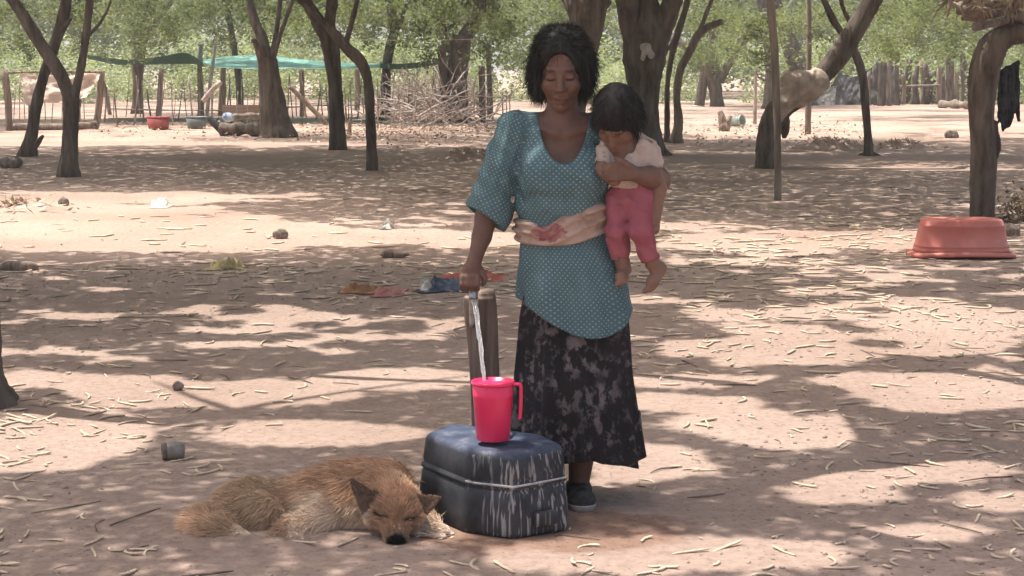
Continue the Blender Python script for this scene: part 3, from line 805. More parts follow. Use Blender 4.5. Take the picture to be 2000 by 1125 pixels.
# tubs, board, log, scrap
def basin(name, label, px, py, wtop, wbot, hpx, mat):
    g = gnd(px, py); s = mpp(g); g[1] += wbot * s / 2
    r1, r0, h = wtop * s / 2, wbot * s / 2, hpx * s
    root = thing(name, g, label, 'basin')
    mk('bowl', *lathe([(r0 * .9, 0), (r0, .015), (r1 * .96, h * .93), (r1 * .93, h * .93), (r0 * .95, .03), (r0 * .3, .028)], g, 36), mat, root)
    mk('rim', *lathe([(r1 * .955, h * .91), (r1, h * .92), (r1 * 1.01, h * .97), (r1 * .985, h), (r1 * .93, h * .99), (r1 * .925, h * .94)], g, 36), mat, root)
basin('basin', 'dull red plastic basin beside the stick fence at the far left', 306, 254, 48, 38, 26, M['maroon'])
basin('basin', 'grey plastic basin right of the dull red one', 381, 252, 44, 34, 24, M['greyplastic'])
def boxm(c, sx, sy, sz, rz=0, bev=.01):
    P = np.array([[-sx, -sy], [sx, -sy], [sx, sy], [-sx, sy]]) / 2
    a = np.array([[math.cos(rz), -math.sin(rz)], [math.sin(rz), math.cos(rz)]])
    rings = []
    for z, ins in ((0, bev), (bev, 0), (sz - bev, 0), (sz, bev)):
        Q = round_poly(P * (1 - 2 * ins / np.array([sx, sy])), bev, 3) @ a.T
        rings.append(np.column_stack([Q + np.asarray(c)[:2], np.full(len(Q), c[2] + z)]))
    return loft(rings)
g = gnd(478, 241); s = mpp(g)
bed = thing('wooden_bedstead', g, 'low bedstead with a pale brown board behind the log pile', 'bed')
mk('board', *boxm(g + [0, 0, .12], 86 * s, .05, .34, .02), M['board'], bed)
mk('deck', *boxm(g + [0, .5, .22], 84 * s, .9, .05, .02), M['board'], bed)
for sx in (-1, 1):
    for dy in (-.02, .92): mk('leg', *boxm(g + [sx * 38 * s, dy + .02 * sx, 0], .07, .07, .3 if dy > 0 else .12), M['wood'], bed)
def logm(name, label, a, b, r, seed, mat='bark'):
    P = crom(np.array([a, (np.asarray(a) + b) / 2 + [0, .05, .02], b]), 14)
    return tag(mk(name, *tube(P, r * (1 + .15 * np.sin(np.arange(14) * 1.3 + seed)), 12, .12, seed), M[mat]), label, 'log')
ga, gb = gnd(432, 266), gnd(522, 268)
logm('log', 'dark fallen log lying at the foot of the split trunk', ga + [0, .1, .13], gb + [0, .1, .15], .13, 2)
logm('log', 'thin log resting on top of the dark fallen log', gnd(448, 258) + [0, .1, .30], gnd(520, 256) + [0, .1, .32], .07, 5, 'barkpale')
logm('log', 'grey log lying before the palisade on the right', gnd(1838, 211) + [0, 0, .12], gnd(1905, 214) + [0, 0, .12], .13, 7, 'barkpale')
g = gnd(424, 262); s = mpp(g)
def sdfobj(name, fn, lo, hi, h, mat, parent=None, margin=.03, attrs=None, **k):
    V, Fc = sdf_mesh(fn, lo, hi, h, margin=margin)
    return mk(name, V, Fc, mat, parent, attrs=attrs(V) if attrs else None, **k)
scrap = lambda P: np.minimum(np.minimum(cap(P, g + [-.16, .05, .32], g + [.1, .05, .06], .06, .09), cap(P, g + [.08, .05, .08], g + [.22, 0, .05], .07, .04)), cap(P, g + [-.1, .1, .2], g + [.02, .1, .34], .05, .03)) + .02 * fbm(P, 9, 2, 2)
tag(sdfobj('scrap_heap', scrap, g + [-.35, -.2, -.02], g + [.4, .3, .5], .02, M['dark'], org=g), 'dark heap of scrap at the left end of the log pile', 'stump')  # dark scrap heap built of rough lumps, not a stump
g2 = gnd(441, 262) + [0, .35, .24]
bag = lambda P: ell(P, g2 + [0, 0, .1], (.13, .1, .10)) + .02 * fbm(P, 11, 4, 2)
M['bag'] = pmat('blue_white_plastic', (.16, .26, .46), (.60, .66, .72), 5, .4, .3, .01)
tag(sdfobj('plastic_bag', bag, g2 + [-.25, -.2, -.1], g2 + [.25, .2, .3], .015, M['bag'], org=g2), 'small blue and white plastic bag in front of the pale board', 'bag')

# brushwood heap
gb_ = gnd(850, 262)
root = thing('brushwood_heap', gb_, 'tangled heap of bleached thorn branches behind the crooked slim tree', 'brushwood')
for part in range(1):
    mb = MB(); big = 0
    for i in range(420):
        px = rr.gauss(845, 62); px = min(950, max(738, px)); yb = rr.uniform(205, 262); g = gnd(px, yb); g[2] = abs(rr.gauss(.05, .24)) * (1.7 if 790 < px < 930 else .8)
        a = rr.uniform(0, 6.28); el = rr.uniform(.05, 1.15); d = np.array([math.cos(a) * math.cos(el), math.sin(a) * math.cos(el) * .6, math.sin(el)])
        L = rr.uniform(.5, 1.7) * (1.0 if el < .7 else .75)
        q = g.copy(); pts = [q]
        for k in range(4):
            d = d + np.array([rr.uniform(-.3, .3), rr.uniform(-.3, .3), rr.uniform(-.3, .15)]); d /= np.linalg.norm(d); q = q + d * L / 4; q[2] = max(q[2], .02); pts.append(q)
        r0 = rr.uniform(.009, .021) * (1.5 if i % 9 == 0 else 1)
        tv = tube(crom(np.array(pts), 9), np.linspace(r0, r0 * .35, 9), 5, .15, i)
        if i % 4 == 0 and big < 98: mk('branch', *tv, M['twig'], root); big += 1
        else: mb.add(*tv)
        if i % 2 == 0:
            e = d + np.array([rr.uniform(-1, 1), rr.uniform(-1, 1), rr.uniform(-.2, .9)]); e /= np.linalg.norm(e)
            mb.add(*tube(crom(np.array([pts[2], pts[2] + e * L * .2, pts[2] + e * L * .42 + [0, 0, .04]]), 6), np.linspace(r0 * .6, r0 * .2, 6), 4, .15, i))
    if mb.n: tag(mb.build('fine_twigs', M['twig'], root), kind='stuff')

# right: palisade, tarps, thatch, stones
gq = gnd(1790, 204)
pal = thing('palisade', (gq[0], gq[1], 0), 'rough palisade of uneven upright logs on the far right', 'fence')
for i, px in enumerate(list(np.arange(1700, 1765, 9)) + list(np.arange(1766, 1904, 8.5))):
    px += rr.uniform(-3, 3); g = gnd(px, 205 + rr.uniform(-3, 3)); top = rr.uniform(112, 148) - (6 if px > 1850 else 0); r = rr.uniform(4, 7.5) * mpp(g)
    P = np.array([g - [0, 0, .06], at(px + rr.uniform(-3, 3), (205 + top) / 2, g[1]), at(px + rr.uniform(-4, 4), top, g[1])])
    mk('log', *tube(crom(P, 8), np.linspace(r, r * .8, 8), 8, .12, i), M['bark' if i % 4 else 'wood'], pal)
mk('rail', *tube(crom(np.array([at(1690, 172, gq[1] - .2), at(1790, 168, gq[1] - .2), at(1905, 165, gq[1] - .2)]), 14), .05, 7, .1, 4), M['pole'], pal)
g = gnd(1700, 204); Yt = g[1] - .6
G = drape(at(1716, 114, Yt), at(1752, 134, Yt), at(1690, 205, Yt - .6), at(1758, 205, Yt - .4), 0, .10, 6)
tag(mk('tarp', *slab(G, .02), M['tarp']), 'dusty black tarp hung against the left end of the palisade', 'tarp')
G = drape(at(1640, 140, Yt + .4), at(1712, 122, Yt), at(1602, 206, Yt - .3), at(1694, 206, Yt - .3), .3, .16, 8)
tag(mk('tarp', *slab(G, .02), M['tarp']), 'black tarp sagging low to the left of the palisade', 'tarp')
G = drape(at(1590, 176, Yt - .5), at(1634, 168, Yt - .5), at(1580, 207, Yt - .9), at(1630, 207, Yt - .9), .0, .10, 12)
tag(mk('tarp', *slab(G, .02), M['paletarp']), 'pale grey sheet spread beside the sagging black tarp', 'tarp')

Y14 = t14['base'][1]
G = drape(at(1950, 138, Y14 + .15), at(1990, 118, Y14 + .15), at(1948, 262, Y14 + .12), at(1992, 236, Y14 + .1), 0, .03, 5)
keep = G.copy(); keep[..., 2] += .28 * np.maximum(0, np.sin(U * 9 + 1.0)) * W_ ** 3 * .4
tag(mk('hanging_garment', *slab(keep, .02), M['dark']), 'dark ragged garment hanging on the bulky bare trunk', 'garment')
# thatch over the right trunk
gth = at(1960, 60, Y14)
root = thing('thatched_shelter', (gth[0], gth[1], gth[2] - .1), 'dry thatch and poles on top of the bulky trunk in the upper right corner', 'shelter')
for k, (a, b_, r) in enumerate([((1870, 18, 0), (2060, 42, 0), .05), ((1900, -10, .5), (2060, 66, -.3), .045), ((1905, 52, -.5), (2060, 20, .8), .04), ((1880, 30, 1.2), (2060, 50, 1.2), .05)]):
    P = crom(np.array([at(a[0], a[1], Y14 + a[2]), at(b_[0], b_[1], Y14 + b_[2])]), 10)
    mk('beam', *tube(P, r, 8, .08, k), M['barkpale'], root)
n = 620
px = rng.uniform(1848, 2075, n); py = rng.uniform(-60, 8, n) + (px - 1868) * .13; dY = rng.uniform(-.6, 1.4, n)
P0 = np.array([at(a, b_, Y14 + c_) for a, b_, c_ in zip(px, py, dY)])
d0 = rng.normal(0, 1, (n, 3)) * [.8, .5, .3] + [0, 0, -.35]; d0 /= np.linalg.norm(d0, axis=1)[:, None]
V, Fc = strands(P0, d0, d0 * .6 + [0, 0, -.6], rng.uniform(.08, .30, n), rng.uniform(.004, .020, n), rng)
mk('thatch', V, Fc, M['straw'], root, smooth=False)

# sack on the bent tree, rag on the big trunk
Yb = gnd(1500, 328)[1]
sk = lambda P: smin(smin(cap(P, at(1535, 196, Yb - .05), at(1590, 160, Yb - .05), .19, .20), ell(P, at(1556, 160, Yb - .05), (.24, .2, .17)), .08), cap(P, at(1528, 205, Yb - .12), at(1524, 232, Yb - .15), .12, .06), .05) + .035 * fbm(P, 5, 3, 3) + .012 * np.sin(22 * (P[:, 0] + .6 * P[:, 2]) + 4 * fbm(P, 4, 8, 2))
c = at(1560, 185, Yb)
tag(sdfobj('sack', sk, c - [.5, .4, .8], c + [.5, .4, .5], .02, M['sack'], org=c), 'pale woven sack slung over the elbow of the bent tree', 'sack')
Yw = gnd(1268, 303)[1] - .42
c = at(1262, 100, Yw)
rg = lambda P: smin(smin(ell(P, c + [-.01, 0, .07], (.085, .04, .06)), cap(P, c + [-.01, 0, .04], c + [-.055, 0, -.12], .055, .03), .03), cap(P, c + [.01, 0, .04], c + [.075, 0, -.055], .05, .055), .03) + .022 * fbm(P, 16, 3, 3)
tag(sdfobj('rag', rg, c - [.2, .12, .2], c + [.2, .12, .2], .008, M['white'], org=c), 'white knotted rag hanging on the massive trunk', 'rag')

# upturned tub
g = gnd(1890, 502); s = mpp(g)
C0 = gnd(1890, 505); C0[1] += .20
tub = thing('tub', C0, 'upturned coral red plastic tub lying before the bulky bare trunk', 'tub')
def oval(rx, ry, z, n=56, lift=0):
    t = np.linspace(0, 2 * np.pi, n, endpoint=False)
    e = 0.62
    x = np.sign(np.cos(t)) * np.abs(np.cos(t)) ** e * rx; y = np.sign(np.sin(t)) * np.abs(np.sin(t)) ** e * ry
    return np.column_stack([C0[0] + x, C0[1] + y, C0[2] + z + lift * (1 - np.abs(x / rx) ** 2)])
sx = s * 90; H = 74 * s
prof = [(1.02, .030), (1.005, .06), (.985, H * .27), (1.0, H * .285), (.975, H * .31), (.90, H * .80), (.915, H * .82), (.885, H * .85), (.86, H * .95), (.82, H * .99), (.5, H * 1.0)]
mk('shell', *loft([oval(sx * a, .21 * (a ** 1.3), z) for a, z in prof]), M['redplastic'], tub)
mk('rim', *loft([oval(sx * a, .21 * b_, z, lift=.014) for a, b_, z in ((1.02, 1.02, .002), (1.15, 1.12, .0), (1.16, 1.13, .012), (1.15, 1.12, .024), (1.03, 1.03, .034))], cap=False), M['redplastic'], tub)
gs = gnd(1975, 462)
tag(sdfobj('wood_chunk', lambda P: ell(P, gs + [0, .1, .03], (.10, .07, .07)) + .02 * fbm(P, 12, 1, 2), gs - [.2, .15, .05], gs + [.2, .3, .2], .012, M['wood'], org=gs), 'brown lump of wood lying right of the upturned tub', 'wood')
for lab, px, py, n, hw, hh in (('grey dry shrub growing at the foot of the bulky bare trunk', 1985, 440, 420, .22, .22),):
    g = gnd(px, py); q = rng.normal(0, 1, (n, 3)) * [hw * .5, hw * .4, hh * .4] + g + [.08, .2, .12]; q[:, 2] = np.abs(q[:, 2])
    root = thing('dry_shrub', g, lab, 'shrub')
    mk('leaves', *leaves(q, rng.uniform(.03, .07, n), .4, rng, .2), M['dryleaf'], root, smooth=False)

# bucket and stump in the far yard
g = gnd(1440, 249); s = mpp(g)
root = thing('bucket', g, 'pale green bucket lying on its side in the sunny far yard', 'bucket')
ax = np.array([.75, -.62, .12]); ax /= np.linalg.norm(ax); c = g + [-.03, .1, .135]
T0 = Matrix.Identity(3); q_ = Vector(ax).to_track_quat('Z', 'Y').to_matrix()
Vb, Fb = lathe([(.09, -.17), (.10, -.165), (.135, .17), (.145, .175), (.145, .19), (.125, .19), (.09, -.14), (.01, -.14)], (0, 0, 0), 30)
M['palegreen'] = pmat('pale_green_plastic', (.30, .38, .33), (.42, .50, .44), 6, .5, .05, .003)
mk('pail', Vb @ np.array(q_).T + c, Fb, M['palegreen'], root)
hp = np.array([[math.cos(t) * .15, math.sin(t) * .15, .17 - .12 * math.sin(t)] for t in np.linspace(0, math.pi, 12)])
mk('handle', *tube(hp @ np.array(q_).T + c, .006, 6), M['metal'], root)
g = gnd(1413, 256)
tag(sdfobj('stump', lambda P: np.minimum(cap(P, g + [.03, 0, .05], g + [-.07, .02, .38], .13, .07), cap(P, g + [0, -.03, .1], g + [.14, .02, .3], .1, .05)) + .03 * fbm(P, 7, 6, 3), g - [.4, .3, .03], g + [.4, .3, .6], .02, M['wood'], org=g), 'split weathered stump left of the fallen bucket', 'stump')
g = gnd(1858, 270)
tag(sdfobj('stone', lambda P: ell(P, g + [0, 0, .06], (.14, .1, .11)) + .03 * fbm(P, 9, 7, 2), g - [.3, .2, .04], g + [.3, .2, .3], .018, M['stone'], org=g), 'dark stone alone in the sunny far yard on the right', 'stone')

# low heaps of earth and litter
def heap(label, px, py, wpx, h, d, seed, mat='litter', cat='heap'):
    g = gnd(px, py); w = wpx * mpp(g) / 2
    x, y = np.meshgrid(np.linspace(-1.15, 1.15, 60), np.linspace(-1.15, 1.15, 24), indexing='ij')
    r = np.sqrt(x * x + y * y); hz = h * np.clip(1 - r ** 2, -.3, 1) ** 1 + h * .55 * fbm(np.stack([x * w, y * d], -1), 5, seed, 4) * np.clip(1.2 - r, 0, 1)
    G = np.stack([g[0] + x * w, g[1] + y * d, g[2] + hz - .01], -1)
    root = thing('litter_heap', g, label, cat)
    V, Fc = sheet(G); mk('earth_mound', V, Fc, M['earth'], root)
    n = int(140 * w * 2); q = np.column_stack([rng.normal(0, .5, n) * w, rng.normal(0, .5, n) * d]); rr2 = np.sqrt((q[:, 0] / w) ** 2 + (q[:, 1] / d) ** 2)
    q3 = np.column_stack([g[0] + q[:, 0], g[1] + q[:, 1], g[2] + h * np.clip(1 - rr2 ** 2, 0, 1) + rng.uniform(.0, .05, n)])
    V, Fc = leaves(q3, rng.uniform(.05, .17, n), .22, rng, .3)
    tag(mk('twigs', V, Fc, M[mat], root, smooth=False), kind='stuff')
heap('low heap of raked earth and twigs left of the slim spread-rooted tree', 1620, 292, 170, .17, .6, 3)
heap('low raked heap of twigs right of the slim spread-rooted tree', 1760, 288, 120, .10, .5, 4)
heap('raked heap of leaf litter between the crooked tree and the woman', 915, 312, 110, .13, .5, 6)
heap('pale heap of dead twigs at the left picture edge', 50, 412, 170, .08, .45, 8)

# crumpled things lying about
def crumple(name, label, cat, px, py, wpx, dm, h, mat, seed):
    g = ong(px, py); w = wpx * mpp(g)
    x, y = np.meshgrid(np.linspace(-.5, .5, 34), np.linspace(-.5, .5, 22), indexing='ij')
    P2 = np.stack([x * w, y * dm], -1)
    edge = np.clip((.25 - x * x - y * y) * 6, 0, 1)
    k = 1 + .5 * fbm(P2, 9, seed, 2)
    n1 = np.abs(fbm(P2, 16 if w < .5 else 9, seed, 3)) + .5 * np.abs(fbm(P2, 38, seed + 2, 2))
    z = .006 + h * edge * (.25 + 1.3 * n1)
    sh = fbm(P2, 7, seed + 4, 2)
    G = np.stack([g[0] + x * w * (k * .7 + .3) + .1 * w * sh, g[1] + y * dm * k, g[2] + z], -1)
    return tag(mk(name, *slab(G, .004), M[mat], org=g), label, cat)
crumple('rag', 'orange brown rag crumpled on the ground, first of the rags left of the tap', 'rag', 700, 568, 66, .34, .035, 'orangecloth', 3)
crumple('rag', 'faded pink rag crumpled between the orange and the blue one', 'rag', 762, 574, 60, .32, .032, 'pinkcloth', 5)
crumple('rag', 'blue grey garment crumpled on the ground nearest the tap', 'rag', 868, 563, 96, .40, .05, 'bluecloth', 8)
crumple('rag', 'small white rag lying on the left end of the blue grey one', 'rag', 833, 567, 24, .16, .07, 'white', 9)
crumple('rag', 'red cloth lying flat behind the post of the tap', 'rag', 925, 544, 110, .30, .035, 'redcloth', 11)
crumple('leaf_bundle', 'yellowish bundle of dry husks lying left of the woman in the shade', 'husks', 448, 522, 72, .34, .055, 'husk', 13)
crumple('paper_scrap', 'pale crumpled paper at the lower edge of the far shade', 'paper', 755, 446, 24, .25, .05, 'white', 15)
crumple('paper_scrap', 'white and pink scrap at the end of the sunlit strip on the left', 'paper', 315, 404, 40, .4, .07, 'white', 17)
def stone(label, px, py, rx, rz, seed, name='stone', mat='stone', ry=None):
    g = ong(px, py); ry = ry or rx * .75; g[1] += ry
    tag(sdfobj(name, lambda P: ell(P, g + [0, 0, rz * .75], (rx, ry, rz)) + rx * .28 * fbm(P, 1.3 / rx, seed, 3), g - [rx * 1.6, ry * 1.7, .02], g + [rx * 1.6, ry * 1.7, rz * 2.4], rx / 9, M[mat], org=g, margin=rx), label, 'stone')
stone('rounded stone in the sunlit strip left of the woman', 546, 468, .062, .045, 3)
stone('small dark stone standing in the sun above the fallen jar', 346, 766, .024, .022, 5)
stone('dark flat stone at the right end of the pale twig heap', 122, 402, .06, .05, 7)
stone('dark lump of wood lying behind the rags', 770, 504, .12, .03, 9, 'wood_chunk', 'wood', .05)
stone('flat dark bark slab at the left edge of the picture', 25, 530, .17, .03, 12, 'wood_chunk', 'wood', .05)
stone('dark lump at the foot of the slanting tree', 18, 330, .16, .09, 14)
# jar
g = ong(338, 902); root = thing('glass_jar', g, 'dusty empty jar lying on its side on the left', 'jar')
M['jar'] = pmat('dusty_jar', (.20, .17, .145), (.36, .31, .27), 30, .35, .1, .002, spec=.5)
ax = np.array([-.95, -.3, .02]); ax /= np.linalg.norm(ax); q_ = np.array(Vector(ax).to_track_quat('Z', 'Y').to_matrix())
Vb, Fb = lathe([(.005, -.036), (.026, -.036), (.031, -.030), (.031, .022), (.027, .030), (.027, .034), (.024, .034), (.024, -.028), (.002, -.03)], (0, 0, 0), 28)
mk('body', Vb @ q_.T + g + [0, .02, .031], Fb, M['jar'], root)
Vb, Fb = lathe([(.0285, .026), (.0305, .027), (.0305, .040), (.028, .042), (.026, .040)], (0, 0, 0), 28)
mk('neck', Vb @ q_.T + g + [0, .02, .031], Fb, M['stone'], root)
# ------------------------------------------------------------------ water point
Yp = 5.46
def W3(px, py, Y): return at(px, py, Y)
def rough_post(name, label, pts, Y, depth, seed):
    """squarish weathered post from [(px centre, py, half width px)]"""
    rings = []
    Q = crom(np.array(pts, float), 40)
    rr_ = np.random.default_rng(seed)
    for i, (px, py, r) in enumerate(Q):
        c = at(px, py, Y); w = r * mpp(c)
        P = round_poly(np.array([[-w, -depth], [w, -depth * .8], [w * .95, depth], [-w * .9, depth]]), min(w, depth) * .28, 5)
        th = np.arctan2(P[:, 1], P[:, 0])
        k = 1 + .05 * np.sin(7 * th + seed) + .04 * np.sin(11 * th + .3 * seed) + .035 * fbm(np.column_stack([th * 2, np.full(len(th), c[2] * 14)]), 1.0, seed, 2)
        if i > 36: k = k * (1 - .05 * (i - 36)); c = c + [0, 0, .002 * math.sin(3 * i)]
        Z = np.full(len(P), c[2]) + (.006 * np.sin(5 * th + seed) if i > 36 else 0)
        rings.append(np.column_stack([P * k[:, None] + c[:2], Z]))
    g = np.array([rings[0][:, 0].mean(), rings[0][:, 1].mean(), 0])
    return tag(mk(name, *loft(rings), M['wood'], org=g), label, 'post')
rough_post('wooden_post', 'thicker old wooden post behind the pink jug, right one of the two', [(958, 985, 20), (958, 860, 19), (957, 735, 18), (954, 640, 18), (951, 600, 18.5), (950, 567, 17)], 5.50, .034, 3)
rough_post('wooden_post', 'narrow split wooden post holding the tap, left one of the two', [(936, 980, 13), (935, 860, 13), (931, 735, 13), (925, 650, 14), (921, 610, 15), (919, 580, 14)], 5.44, .024, 8)
tap = thing('water_tap', at(924, 578, 5.40), 'dull metal water tap on top of the narrow post, under the hand of the woman', 'tap')
mk('pipe', *tube(crom(np.array([at(922, 640, 5.402), at(922, 600, 5.40), at(923, 572, 5.395)]), 10), .0105, 14), M['metal'], tap)
mk('spout', *tube(crom(np.array([at(923, 570, 5.40), at(924, 566, 5.375), at(925, 573, 5.352), at(925, 584, 5.345)]), 16), np.array([.013] * 10 + [.0135] * 4 + [.0155, .0155]), 16), M['metal'], tap)
mk('stem', *tube(np.array([at(923, 570, 5.39), at(923, 558, 5.39)]), .007, 12), M['metal'], tap)
mk('handle', *tube(crom(np.array([at(903, 557, 5.385), at(923, 555, 5.39), at(944, 556, 5.395)]), 8), .0065, 10), M['metal'], tap)

# jerry can on its side
def gz_(px, py, z): return gnd(px, py, z)[:2]
topP = np.array([gz_(826, 849, .25), gz_(918, 884, .25), gz_(1002, 893, .25), gz_(1104, 872, .25), gz_(1062, 850, .25), gz_(876, 828, .25)])
botP = np.array([gnd(812, 1000)[:2], gnd(905, 1044)[:2], gnd(1001, 1058)[:2], gnd(1114, 1040)[:2], gnd(1072, 1000)[:2], gnd(872, 972)[:2]])
cC = botP.mean(0)
can = thing('jerry_can', (cC[0], cC[1], 0), 'big dark plastic jerry can lying on its side with white drip streaks', 'jerry can')
rad = [.032, .030, .020, .026, .035, .035]
rings = []
def canring(z, off=0.0):
    t = np.clip(z / .25, 0, 1); C = botP * (1 - t) + topP * t
    c = C.mean(0); P = round_poly(C, rad, 7)
    d = P - c; L = np.linalg.norm(d, axis=1)[:, None]
    return np.column_stack([P + d / L * off, np.full(len(P), z)])
for z, o_ in [(.002, -.016), (.010, -.004), (.022, 0), (.06, .002), (.10, .002), (.138, .001), (.143, -.003), (.147, -.003), (.152, .005), (.160, .005), (.165, -.003), (.170, -.003), (.176, .0), (.215, -.001), (.238, -.002), (.247, -.006), (.253, -.013), (.2565, -.024), (.2575, -.05), (.258, -.09)]:
    rings.append(canring(z, o_))
rings.append(canring(.2585, -.13)); 
Vc, Fc_ = loft(rings)
m, nt, b = newmat('stained_dark_plastic')
v = mapped(nt)
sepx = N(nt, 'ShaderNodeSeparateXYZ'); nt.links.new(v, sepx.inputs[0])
st1 = noise_n(nt, mapped(nt, (105, 105, 1.5)), 1.0, 2, .4)
st2 = noise_n(nt, mapped(nt, (11, 11, 4)), 1.0, 3, .5)
streak = math_n(nt, 'MULTIPLY', ramp(nt, st1, [(.54, (0, 0, 0)), (.63, (1, 1, 1))]), ramp(nt, st2, [(.38, (0, 0, 0)), (.54, (1, 1, 1))]))
geo = N(nt, 'ShaderNodeNewGeometry'); sn = N(nt, 'ShaderNodeSeparateXYZ'); nt.links.new(geo.outputs['Normal'], sn.inputs[0])
side = math_n(nt, 'LESS_THAN', sn.outputs[2], .5)
front = math_n(nt, 'GREATER_THAN', sn.outputs[0], -.66)
streak = math_n(nt, 'MULTIPLY', math_n(nt, 'MULTIPLY', streak, side), math_n(nt, 'MULTIPLY', front, .58))
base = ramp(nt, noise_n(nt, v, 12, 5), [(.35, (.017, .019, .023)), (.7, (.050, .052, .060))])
blue = mixc(nt, ramp(nt, sepx.outputs[2], [(.235, (0, 0, 0)), (.262, (1, 1, 1))]), base, ramp(nt, noise_n(nt, v, 16, 6, .7), [(.38, (.04, .055, .10)), (.56, (.08, .10, .155)), (.70, (.24, .245, .27))]))  # sky reflection painted as blue into the upper face, with grey scuffs
colr = mixc(nt, streak, blue, (.50, .46, .43))
nt.links.new(colr, b.inputs['Base Color']); b.inputs['Roughness'].default_value = .58; b.inputs['Specular IOR Level'].default_value = .35
bump(nt, b, noise_n(nt, v, 30, 4), .25, .005)
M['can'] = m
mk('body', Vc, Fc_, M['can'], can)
# white dried line on the moulded seam
M['limescale'] = pmat('dried_lime', (.30, .29, .29), (.62, .60, .58), 60, .8, .3, .002)
rg_ = canring(.162, .0045); k0 = 7; rg_ = rg_[7 + 2:7 * 4 - 1]
mk('seam_line', *tube(crom(rg_, 60), .0035, 6, .25, 3), M['limescale'], can)
hc = at(1048, 1006, 4.955)
pn = (botP[3] - botP[2]); pn /= np.linalg.norm(pn)
Rm = math.atan2(pn[1], pn[0]); pc = (botP[2] * .45 + botP[3] * .55); nrm = np.array([pn[1], -pn[0]])
mk('moulded_panel', *boxm(np.array([*(pc + nrm * .003), .035]), .075, .016, .045, Rm, .004), M['can'], can)
cj = gnd(960, 852, .262)
mk('filler_cap', *lathe([(.045, -.006), (.048, .0), (.048, .006), (.043, .008), (.01, .008)], cj + [.012, .012, -.006], 30), M['dark'], can)

# jug
zb = .272
g = gnd(963, 858, zb); s = mpp(g)
M['pink'] = pmat('bright_pink_plastic', (.84, .03, .125), (.88, .04, .15), 3, .32, .02, .002, spec=.5)
M['pink'].node_tree.nodes['Principled BSDF'].inputs['Subsurface Weight'].default_value = .25
M['pink'].node_tree.nodes['Principled BSDF'].inputs['Subsurface Radius'].default_value = (.02, .004, .005)
jug = thing('jug', g, 'bright pink plastic jug filling with water on top of the jerry can', 'jug')
r1, r0, hJ = 41 * s, 33 * s, 116 * s
mk('body', *lathe([(r0 * .9, 0), (r0, .003), (r0 + (r1 - r0) * .74, hJ * .745), (r0 + (r1 - r0) * .77, hJ * .75), (r0 + (r1 - r0) * .78, hJ * .762), (r1 * .985, hJ * .955), (r1 * .955, hJ * .96), (r0 * .93, .006), (.004, .005)], g, 48), M['pink'], jug)
mk('rim', *lathe([(r1 * .965, hJ * .945), (r1 * 1.03, hJ * .95), (r1 * 1.05, hJ * .975), (r1 * 1.03, hJ), (r1 * .97, hJ), (r1 * .95, hJ * .96)], g, 48), M['pink'], jug)
ha = -.25
hd = np.array([math.cos(ha), math.sin(ha)])
HP = crom(np.array([[r1 * .98, hJ * .955], [r1 * 1.22, hJ * .965], [r1 * 1.36, hJ * .93], [r1 * 1.37, hJ * .7], [r1 * 1.33, hJ * .42], [r1 * 1.30, hJ * .38]]), 30)
HP = np.column_stack([g[0] + HP[:, 0] * hd[0], g[1] + HP[:, 0] * hd[1], g[2] + HP[:, 1]])
mk('handle', *tube(HP, np.full(30, .0105), 12, 0, 1, .5), M['pink'], jug)
# stream
m, nt, b = newmat('running_water'); b.inputs['Transmission Weight'].default_value = .85; b.inputs['Roughness'].default_value = .04; b.inputs['IOR'].default_value = 1.33
b.inputs['Base Color'].default_value = (.95, .97, 1, 1); M['water'] = m
st = at(925, 586, 5.345); en = np.array([g[0] - .022, g[1] + .01, g[2] + hJ * .7])
tt = np.linspace(0, 1, 40)[:, None]
Pst = st * (1 - tt) + en * tt; Pst[:, :2] = st[:2] + (en[:2] - st[:2]) * (tt ** .72)
Pst[:, 0] += .0009 * np.sin(np.arange(40) * .45)
tag(mk('water_stream', *tube(Pst, np.linspace(.0085, .0055, 40) * (1 + .22 * np.sin(np.arange(40) * .9 + 2) * np.linspace(.1, 1, 40)), 14, .10, 4), M['water'], org=st), 'thin stream of water falling from the tap into the jug', 'water')
tag(mk('jug_water', *lathe([(r0 + (r1 - r0) * .58 - .004, 0), (r0 + (r1 - r0) * .60 - .004, .004), (.002, .0045)], g + [0, 0, hJ * .62], 30), M['water'], org=g), 'water standing inside the pink jug', 'water')

